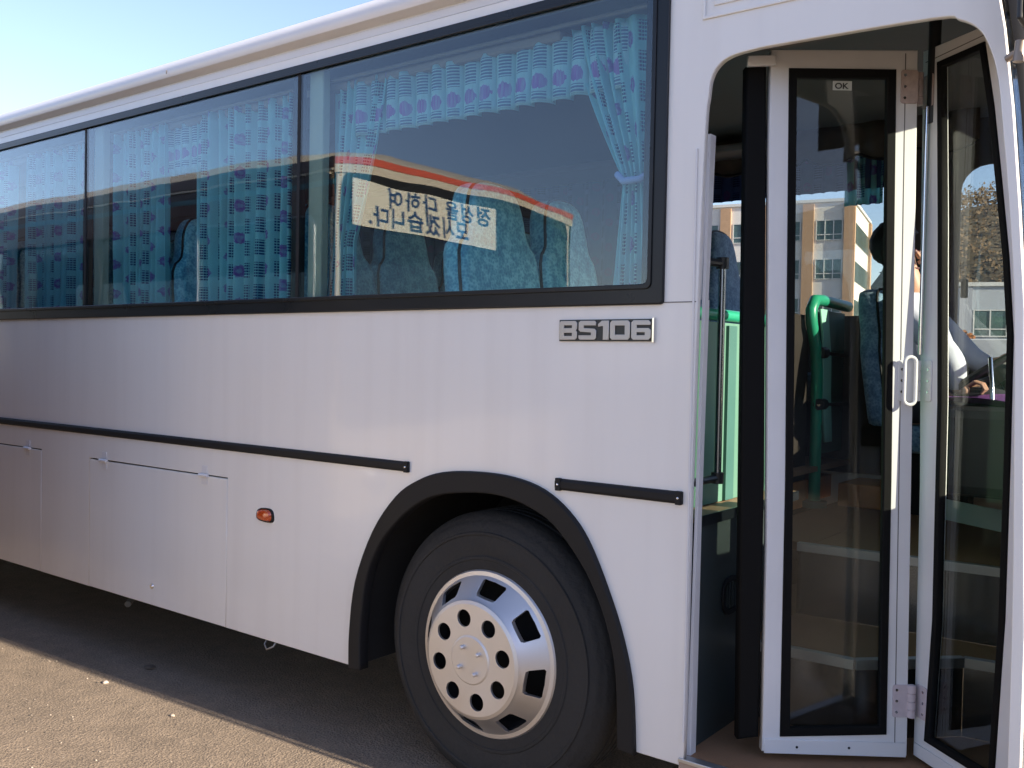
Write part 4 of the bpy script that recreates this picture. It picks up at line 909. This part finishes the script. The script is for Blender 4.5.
# central hinges, three of them, knuckles in the gap; pull handle on the middle one
GAP = Vector(((B1.x+A2.x)/2, (B1.y+A2.y)/2)) + Vector((.004, -.026))
for zc, s1, s2, mat in ((2.40, .408, -.055, pbr('worn hinge', (.45, .36, .34), .5, var=.3, scale=60)), (1.515, .424, -.022, DOORP), (.535, .436, .0, pbr('hinge paint', (.60, .52, .54), .5, var=.15, scale=60))):
    hh = .062 if zc > 1 and zc < 2 else .050
    # plates folded round both stiles
    P1('door_hinge', rrect(s1-.046, s1+.006, zc-hh, zc+hh, .008), [], .004, mat, -.0048, .001)
    P2('door_hinge', rrect(s2-.002, s2+.05, zc-hh, zc+hh, .008), [], .004, mat, -.0048, .001)
    pa = A1 + (B1-A1).normalized()*(s1+.012); pb = A2 + (B2-A2).normalized()*(s2-.010); pm = (pa+pb)/2 - Vector((.0, .02))
    bm = bmesh.new(); q = 4
    for k in range(q):
        z0 = zc - hh + 2*hh*k/q + .001; z1 = zc - hh + 2*hh*(k+1)/q - .001; tube(bm, [(pm.x, pm.y, z0), (pm.x, pm.y, z1)], .0125, 14)
    tube(bm, [(pm.x, pm.y, zc-hh), (pm.x, pm.y, zc+hh)], .0095, 10)
    o = mesh_obj('hinge_knuckle', bm, mat, lf1, smooth=True); o.matrix_parent_inverse = Matrix.Identity(4)
    for s_, PP in ((s1-.034, P1), (s1-.034, P1), (s2+.034, P2)):
        for dz in (-.034, 0, .034): PP('screw', arc(s_, zc+dz, .0042, 0, 360, 10)[:-1], [], .0012, CHROME, -.0061)
    if 1 < zc < 2:
        o1 = Vector((pm.x, pm.y)) + Vector((-.005, -.035)); base = A1 + (B1-A1).normalized()*(s1-.02)
        pts = []
        for k in range(13):
            a = math.pi*k/12; pts.append((-math.cos(a)*.017, .056 + math.sin(a)*.016))
        pts = pts + [(x, -z) for x, z in pts[::-1]]; pts.append(pts[0])
        cxy = A1 + (B1-A1).normalized()*(s1-.020); 
        P3 = [Vector((cxy.x + (B1-A1).normalized().x*x - n_.x*.03, cxy.y + (B1-A1).normalized().y*x - n_.y*.03, zc + z)) for x, z in pts]
        o = tb('pull_handle', P3, .0055, DOORP, lf1, 8); o.matrix_parent_inverse = Matrix.Identity(4)
        o = tb('edge_rod', [(pm.x, pm.y+.03, zc+.08), (pm.x, pm.y+.03, 2.35)], .006, CHROME, lf1, 8); o.matrix_parent_inverse = Matrix.Identity(4)
# door shaft in the head of the opening
par(tb('door_shaft', [(-.775, .48, 2.3), (-.775, .48, 2.76)], .018, BLKP))

# ------------------------------------------------------------------ curtains (hang from rails, so things of their own)
def cur(label, path, folds, seed, amp=.016, wid=1.5, mat=CURT, group='teal floral curtains at the near side windows', nu=170, nv=22, mode=None, dd=(0, 1, 0), name='curtain', cat='curtain'):
    o = cloth(name, path, None, mat, nu=nu, nv=nv, amp=amp, folds=folds, seed=seed, wid=wid, mode=mode, depthdir=dd, uvpleat=(mat is VALN))
    return tag(o, label, cat, group)
YC = .105; zt, zb_ = 2.69, 1.60
def flat(xa, xb): return lambda s, t: Vector((xa + (xb-xa)*s, YC, zt + (zb_-zt)*t))
cur('wide closed curtain left of the gap with the lone headrest', flat(-4.93+.20, -4.24), 9, 2, .024)
cur('closed curtain right of the lone headrest, ending at the middle window seam', flat(-4.02, -3.29), 10, 3, .024)
cur('closed curtain at the right end of the farthest visible window', flat(-5.68, -4.95), 10, 4, .024)
cur('closed curtain at the left edge of the picture', flat(-6.45, -5.86), 8, 5, .024)
cur('closed curtain hidden left of the picture', flat(-8.1, -6.6), 12, 6)
cur('closed curtain at the rear of the bus', flat(-10.3, -8.3), 16, 8)
def tied(xa, xb, xc, wc, zc, wb, fx):        # gathered at the waist zc to width wc around xc
    def f(s, t):
        z = zt + (1.58-zt)*t; k = min(1, max(0, (zt - z)/(zt - zc)))
        top = xa + (xb-xa)*s; mid = xc + (s-.5)*wc
        if z > zc: x = top + (mid-top)*k**1.3
        else:
            q = (zc - z)/(zc - 1.58); x = mid + (s-.5)*wb*q + fx*q
        return Vector((x, YC + .01, z))
    return f
cur('tied-back curtain at the left end of the large front window', tied(-3.06, -2.74, -2.99, .14, 2.03, .10, -.04), 6, 9, .014, 1.6)
cur('tied-back curtain at the right end of the large front window', tied(-1.86, -1.50, -1.592, .10, 2.155, .12, .01), 7, 10, .014, 1.6)
for x, z, lb in ((-1.592, 2.155, 'curtain tie band holding the right curtain of the front window'),):
    tag(tb('curtain_tie', [(x-.07, YC, z+.02), (x-.03, YC-.03, z-.01), (x+.03, YC-.03, z-.01), (x+.07, YC, z+.02)], .012, pbr('tie cloth', (.28, .35, .62), .8)), lb, 'curtain tie')
VALM = CURT
cur('pleated valance across the top of the large front window', lambda s, t: Vector((-2.93 + s*1.30, .125, 2.675 - .215*t)), 16, 11, .022, 1.5, mat=VALN, group='pleated valances over the near windows', mode='pipe', nu=320, nv=8, name='valance', cat='valance')
cur('pleated valance over the gap with the lone headrest', lambda s, t: Vector((-4.30 + s*.35, .125, 2.675 - .24*t)), 5, 12, .022, 1.5, mat=VALN, group='pleated valances over the near windows', mode='pipe', nu=120, nv=8, name='valance', cat='valance')
cur('closed dark curtain along the far windows of the bus', lambda s, t: Vector((-10.3 + s*7.5, 2.34, 2.70 - 1.0*t)), 60, 13, .02, 1.4, mat=CURD, group='curtains on the far side', nu=700, nv=4)
cur('navy fringed valance above the far window behind the driver', lambda s, t: Vector((-2.8 + s*1.42, 2.34, 2.72 - .26*t)), 22, 14, .012, 1.4, mat=CURD, group='valances above the far windows', mode='pipe', nu=300, nv=5, name='valance', cat='valance')
cur('pleated navy curtain end beside the driver seat', lambda s, t: Vector((-1.66 + s*.2, 2.33, 2.70 - .32*t)), 5, 15, .012, 1.4, mat=CURT, group='curtains on the far side', nu=60, nv=5)
# brown swagged valance
bm = bmesh.new(); n = 96
def swag_z(s): return 2.62 - .045*abs(math.sin(math.pi*s*7))**.7
ra = []
for i in range(n+1):
    s = i/n; x = -2.9 + s*1.9; zz = swag_z(s); ra.append([bm.verts.new((x, 2.2 + .008*math.sin(s*90), z)) for z in (2.78, 2.72, 2.68, zz)])
for i in range(n):
    for j in range(3): bm.faces.new((ra[i][j], ra[i+1][j], ra[i+1][j+1], ra[i][j+1]))
o = mesh_obj('valance', bm, VALB, smooth=True); o.modifiers.new('t', 'SOLIDIFY').thickness = .003
tag(o, 'dark brown scalloped valance hanging above the far window behind the driver', 'valance')
tag(tb('valance_fringe', [(-2.9 + 1.9*i/n, 2.193, swag_z(i/n)-.004) for i in range(n+1)], .007, FRNG, seg=6), 'black braid edging the brown scalloped valance', 'fringe')
tag(tb('tassel', [(-2.4, 2.19, 2.66), (-2.4, 2.19, 2.52)], [.012, .02], FRNG), 'black tassel hanging from the brown scalloped valance', 'tassel')

# cloth on the dashboard
cl = cloth('dash_cloth', lambda s, t: Vector((-.93 + .45*t, 1.1 + 1.0*s, 1.432 + .012*math.sin(s*8 + t*5))), None, PURP, nu=50, nv=14, amp=.006, folds=5, depthdir=(0, 0, 1))
tag(cl, 'purple cloth laid over the dashboard', 'cloth')

# ------------------------------------------------------------------ the driver
dr_ = tag(empty('person', (-1.26, 2.10, 1.37)), 'driver in a white shirt seated behind the door glass with arm lowered beside the wheel', 'person')
def dpar(o): o.parent = dr_; o.matrix_parent_inverse = Matrix.Translation((1.26, -2.10, -1.37)); return o
V = []; E_ = []
def addv(*v): V.append(v); return len(V)-1
def chain(*idx):
    for a, b in zip(idx, idx[1:]): E_.append((a, b))
y_ = 2.10
pel = addv(-1.130, y_, 1.42, .13, .15); bel = addv(-1.170, y_, 1.56, .12, .14); che = addv(-1.220, y_, 1.74, .12, .16); nk = addv(-1.255, y_, 1.90, .06, .07); n2_ = addv(-1.250, y_, 1.965, .048); 
hd = addv(-1.310, y_, 2.045, .075, .072); hd2 = addv(-1.3150, y_, 2.12, .085, .076); hd3 = addv(-1.320, y_, 2.18, .055)
chain(pel, bel, che, nk, n2_, hd, hd2, hd3)
for sgn in (-1, 1):
    sh = addv(-1.240, y_+sgn*.17, 1.83, .062); el = addv(-1.000, y_+sgn*(.25 if sgn < 0 else .2), 1.58, .046); wr = addv(-1.0 if sgn < 0 else -.93, y_+sgn*.20, 1.46 if sgn < 0 else 1.58, .028); ha_ = addv(-.945 if sgn < 0 else -.885, y_+sgn*.19, 1.47 if sgn < 0 else 1.60, .034, .02)
    chain(che, sh, el, wr, ha_)
    hp = addv(-1.22, y_+sgn*.1, 1.40, .095); kn = addv(-.78, y_+sgn*.14, 1.40, .065); an = addv(-.70, y_+sgn*.14, .98, .042); ft = addv(-.60, y_+sgn*.14, .92, .035)
    chain(pel, hp, kn, an, ft)
body = dpar(skin('body', V, E_, SKIN, 2, 0))
# garments follow the same skeleton slightly larger
def garment(name, keep, mat, grow):
    mp = {k: i for i, k in enumerate(keep)}; vv = [(*V[k][:3], V[k][3]+grow, (V[k][4] if len(V[k]) > 4 else V[k][3])+grow) for k in keep]
    return dpar(skin(name, vv, [(mp[a], mp[b]) for a, b in E_ if a in mp and b in mp], mat, 2, 0))
sh_i = [0, 1, 2, 3, 8, 9, 10, 16, 17, 18]
garment('shirt', [0, 1, 2, 3] + [8, 9, 10] + [16, 17, 18], SHIRT, .014)
garment('trousers', [0] + [12, 13, 14] + [20, 21, 22], TROUS, .014)
bm = bmesh.new(); bmesh.ops.create_icosphere(bm, subdivisions=4, radius=1)
for v in list(bm.verts):
    if v.co.z < -.35 and v.co.x > -.2 or (v.co.x > .45 and v.co.z < .35): bm.verts.remove(v)
for v in bm.verts:
    k = 1 + .07*noise.noise(v.co*5); v.co = Vector((-1.337 + v.co.x*.112*k, y_ + v.co.y*.098*k, 2.145 + v.co.z*.115*k))
o = dpar(mesh_obj('hair', bm, HAIR, smooth=True, ang=180)); o.modifiers.new('t', 'SOLIDIFY').thickness = .01
bm = bmesh.new()
tube(bm, [(-1.240, y_, 2.105), (-1.220, y_, 2.075), (-1.203, y_, 2.06), (-1.225, y_, 2.048)], [.008, .012, .015, .009], 10)
dpar(mesh_obj('nose', bm, SKIN, smooth=True))
for sg_ in (-1, 1):
    bm = bmesh.new(); tube(bm, [(-1.325, y_+sg_*.078, 2.10), (-1.337, y_+sg_*.092, 2.09), (-1.330, y_+sg_*.09, 2.06), (-1.320, y_+sg_*.078, 2.045)], [.01, .016, .014, .006], 8)
    dpar(mesh_obj('ear', bm, SKIN, smooth=True))
bm = bmesh.new()
for sg_ in (-1, 1):
    m4 = Matrix.Translation((-1.233, y_+sg_*.032, 2.098)); bmesh.ops.create_uvsphere(bm, u_segments=12, v_segments=8, radius=.012, matrix=m4)
tube(bm, [(-1.233, y_-.022, 2.022), (-1.223, y_, 2.023), (-1.233, y_+.022, 2.022)], .005, 6)
dpar(mesh_obj('eyes_and_lips', bm, pbr('eyes', (.10, .04, .035), .3)))
for sg_, zh, fx_ in ((-1, 1.47, -.06), (1, 1.60, 0)):                       # fingers closed on the wheel rim
    bm = bmesh.new(); yb = y_+sg_*.19
    for k, ln in enumerate((.85, .95, 1.0, .88)):
        yk = yb + (k-1.5)*.019
        tube(bm, [(-.89+fx_, yk, zh+.012), (-.862+fx_, yk, zh+.028), (-.835+fx_, yk, zh+.020), (-.822+fx_, yk, zh-.004), (-.835+fx_, yk, zh-.022)][:5], [.0095*ln, .009*ln, .0085*ln, .008*ln, .006*ln], 8)
    tube(bm, [(-.905+fx_, yb-sg_*.03, zh), (-.885+fx_, yb-sg_*.048, zh+.006), (-.858+fx_, yb-sg_*.052, zh+.012)], [.012, .0105, .008], 8)
    dpar(mesh_obj('fingers', bm, SKIN, smooth=True))

# ------------------------------------------------------------------ the other bus (seen mirrored in the window glass)
OBX, OBY, OBW, OBZ = -4.2, -1.14, 2.5, 2.73
OB = tag(empty('parked_bus', (OBX-4, OBY-OBW/2, 0)), 'cream and brown bus with a red roof stripe reflected in the window glass', 'bus')
def opar(o): o.parent = OB; o.matrix_parent_inverse = Matrix.Translation((-(OBX-4), -(OBY-OBW/2), 0)); return o
CREAM = pbr('cream paint', (.66, .56, .42), .4, coat=.3); REDP = pbr('red stripe paint', (.62, .10, .05), .35, coat=.3); BROWN = pbr('brown paint', (.12, .055, .04), .35, coat=.3); TEALP = pbr('teal stripe', (.08, .20, .24), .35)
y1, y0 = OBY, OBY-OBW; xb = OBX-8.2
def oshape(name, o_, h_, th_, m_, where, bev=0):
    if where == 'front': f = lambda a, b, c: Vector((OBX - c, a, b))
    elif where == 'side': f = lambda a, b, c: Vector((a, OBY - c, b))
    else: f = lambda a, b, c: Vector((a, y0 + c, b))
    return opar(shape(name, o_, h_, th_, m_, to=f, bev=bev))
ws = rrect(y0+.10, y1-.10, 1.15, 2.625, .12)
def top_curve(a, b, zc, drop_, n=20): return [(a + (b-a)*i/n, zc - drop_*abs(2*i/n-1)**4) for i in range(n+1)]
oshape('front_panel', [(y0, .35)] + [(y1, .35)] + top_curve(y1, y0, 2.66, .03), [ws], .03, CREAM, 'front', .004)
oshape('windscreen', rrect(y0+.09, y1-.09, 1.14, 2.635, .12), [], .006, DKG, 'front')
o = oshape('windscreen_rubber', rrect(y0+.06, y1-.06, 1.12, 2.666, .13), [rrect(y0+.11, y1-.11, 1.18, 2.59, .11)], .02, RUB, 'front', .003); o.location.x += .009
def band(name, za, zb2, m_, off, front=True, sidew=True):
    bm = bmesh.new()
    if front:
        n = 24
        for i in range(n):
            a0, a1 = y0 + OBW*i/n, y0 + OBW*(i+1)/n; d0, d1 = .05*abs(2*i/n-1)**4, .05*abs(2*(i+1)/n-1)**4
            v = [bm.verts.new(q) for q in ((OBX+off, a0, za-d0), (OBX+off, a1, za-d1), (OBX+off, a1, zb2-d1), (OBX+off, a0, zb2-d0))]; bm.faces.new(v)
    if sidew:
        box(bm, xb, OBX+off, OBY, OBY+off, za-.05, zb2-.05)
    return opar(mesh_obj(name, bm, m_))
band('cream_stripe', 2.668, 2.718, CREAM, .010, sidew=False); opar(bx('cream_line', (xb, OBX, OBY+.002, OBY+.012, 2.632, 2.645), CREAM)); band('red_stripe', 2.72, 2.762, REDP, .012, sidew=False); band('brown_stripe', 2.70, 2.765, BROWN, .012, front=False)
band('teal_stripe', 2.60, 2.632, TEALP, .011, front=False); band('dark_band', 2.44, 2.598, BROWN, .011, front=False)
wins = [rrect(OBX-.16-1.25*(k+1)+.09, OBX-.16-1.25*k, 1.45, 2.40, .09) for k in range(6)]
for nm, wh_ in (('side_panel', 'side'), ('far_side_panel', 'far')):
    oshape(nm, [(xb, .35), (OBX, .35), (OBX, 2.70), (xb, 2.70)], wins, .03, BROWN if wh_ == 'side' else CREAM, wh_, .003)
for k in range(6):
    q = wins[k]; oshape('side_window', [(x, z) for x, z in q], [], .005, DKG, 'side').location.y -= .012
    o = oshape('window_rubber', rrect(OBX-.16-1.25*(k+1)+.08, OBX-.15-1.25*k, 1.44, 2.41, .10), [rrect(OBX-.16-1.25*(k+1)+.11, OBX-.18-1.25*k, 1.47, 2.38, .08)], .012, ALU if k == 0 else RUB, 'side'); o.location.y += .006
bm = bmesh.new(); rp = [(y1+.012, 2.71), (y1-.03, 2.77), (y1-.15, 2.81), (y1-.6, 2.86), (OBY-OBW/2, 2.87), (y0+.6, 2.86), (y0+.15, 2.81), (y0+.03, 2.77), (y0-.012, 2.71)]
rr = [[bm.verts.new((x, y, z - d)) for y, z in rp] for x, d in ((xb, 0), (OBX-.5, 0), (OBX-.12, .03), (OBX-.02, .10))]
for i in range(3):
    for j in range(8): bm.faces.new((rr[i][j], rr[i+1][j], rr[i+1][j+1], rr[i][j+1]))
bm.faces.new(rr[-1]); bm.faces.new(rr[0])
opar(mesh_obj('roof', bm, CREAM, smooth=True, ang=40)); opar(bx('rear_panel', (xb-.03, xb, y0, y1, .35, 2.71), CREAM)); opar(bx('floor', (xb, OBX-.04, y0+.04, y1-.04, .5, .9), DARK))
opar(bx('bumper', (OBX-.02, OBX+.12, y0+.05, y1-.05, .35, .62), pbr('grey bumper', (.25, .25, .25), .6), bevel=.03))
for y in (y0+.35, y1-.35):
    bm = bmesh.new(); lathe(bm, [(0, .04), (.07, .03), (.1, .005), (.11, 0)], (OBX, y, .82), (1, 0, 0), 24); opar(mesh_obj('headlight', bm, CHROME, smooth=True))
for x in (OBX-1.9, OBX-6.2):
    for y in (y1-.14, y0+.14):
        bm = bmesh.new(); lathe(bm, [(0, -.05), (.22, -.06), (.27, -.11), (.44, -.125), (.48, -.09), (.485, 0), (.48, .09), (.44, .125), (.27, .11), (0, .06)], (x, y, .485), (0, 1, 0), 40); opar(mesh_obj('wheel', bm, TYRE, smooth=True))
# paper sign on its windscreen, text reads correctly from in front of that bus
sg0 = shape('paper_sign', [(-2.60, 2.318), (-1.29, 2.340), (-1.285, 2.61), (-2.598, 2.59)], [], .003, pbr('cream paper', (.80, .74, .60), .8, var=.04), to=lambda a, b, c: Vector((OBX + .012 + c, a, b)))
tag(sg0, 'cream paper banner with blue Korean handwriting on the windscreen of the reflected bus', 'sign')
INK = pbr('blue ink', (.015, .07, .18), .6)
def tmat(y, z): return Matrix(((0, 0, 1, OBX+.0158), (1, 0, 0, y), (0, 1, 0, z), (0, 0, 0, 1))) @ Matrix.Rotation(R(.9), 4, 'Z')
text_mesh('handwriting', '정성을 다하여', .135, INK, tmat(-2.555, 2.47), parent=sg0, depth=.0006, off=.0035, shear=.12, sx=1.14, space=1.22)
text_mesh('handwriting', '모시겠습니다.', .135, INK, tmat(-2.35, 2.35), parent=sg0, depth=.0006, off=.0035, shear=.12, sx=1.14, space=1.13)

# ------------------------------------------------------------------ bits on the ground
PEB = pbr('pale stone', (.36, .31, .25), .9)
rnd = random.Random(11)
def pebble(x, y, s, mat, label, cat='stone', name='pebble', flat_=.5, group=None):
    bm = bmesh.new(); bmesh.ops.create_icosphere(bm, subdivisions=2, radius=1)
    sd_ = rnd.random()*50
    for v in bm.verts:
        k = 1 + .35*noise.noise(v.co*1.3 + Vector((sd_, 0, 0))); v.co = Vector((v.co.x*s*k, v.co.y*s*.75*k, v.co.z*s*flat_*k + s*flat_*.7))
    o = mesh_obj(name, bm, mat, smooth=True, ang=50); o.location = (x, y, 0); return tag(o, label, cat, group)
pebble(-4.20, -.235, .016, pbr('pale scrap', (.55, .46, .38), .8), 'pale curled scrap lying just outside the shadow edge', 'scrap', 'paper_scrap', .45)
pebble(-4.24, .02, .035, pbr('rusty lump', (.10, .08, .06), .9), 'flat dark lump lying in the bus shadow below the cargo door', 'stone', 'stone', .25)
pebble(-3.6, -.27, .012, PEB, 'small pale stone near the shadow edge below the side marker', 'stone', 'stone')
for k in range(130):
    x = rnd.uniform(-5.6, -2.3); y = rnd.uniform(-1.1, -.22)
    pebble(x, y, rnd.uniform(.002, .0055), PEB if k % 3 else pbr('dark stone', (.06, .055, .05), .9), 'tiny stone chip scattered on the sunlit asphalt', 'stone', 'stone_chip', group='stone chips on the sunlit asphalt')
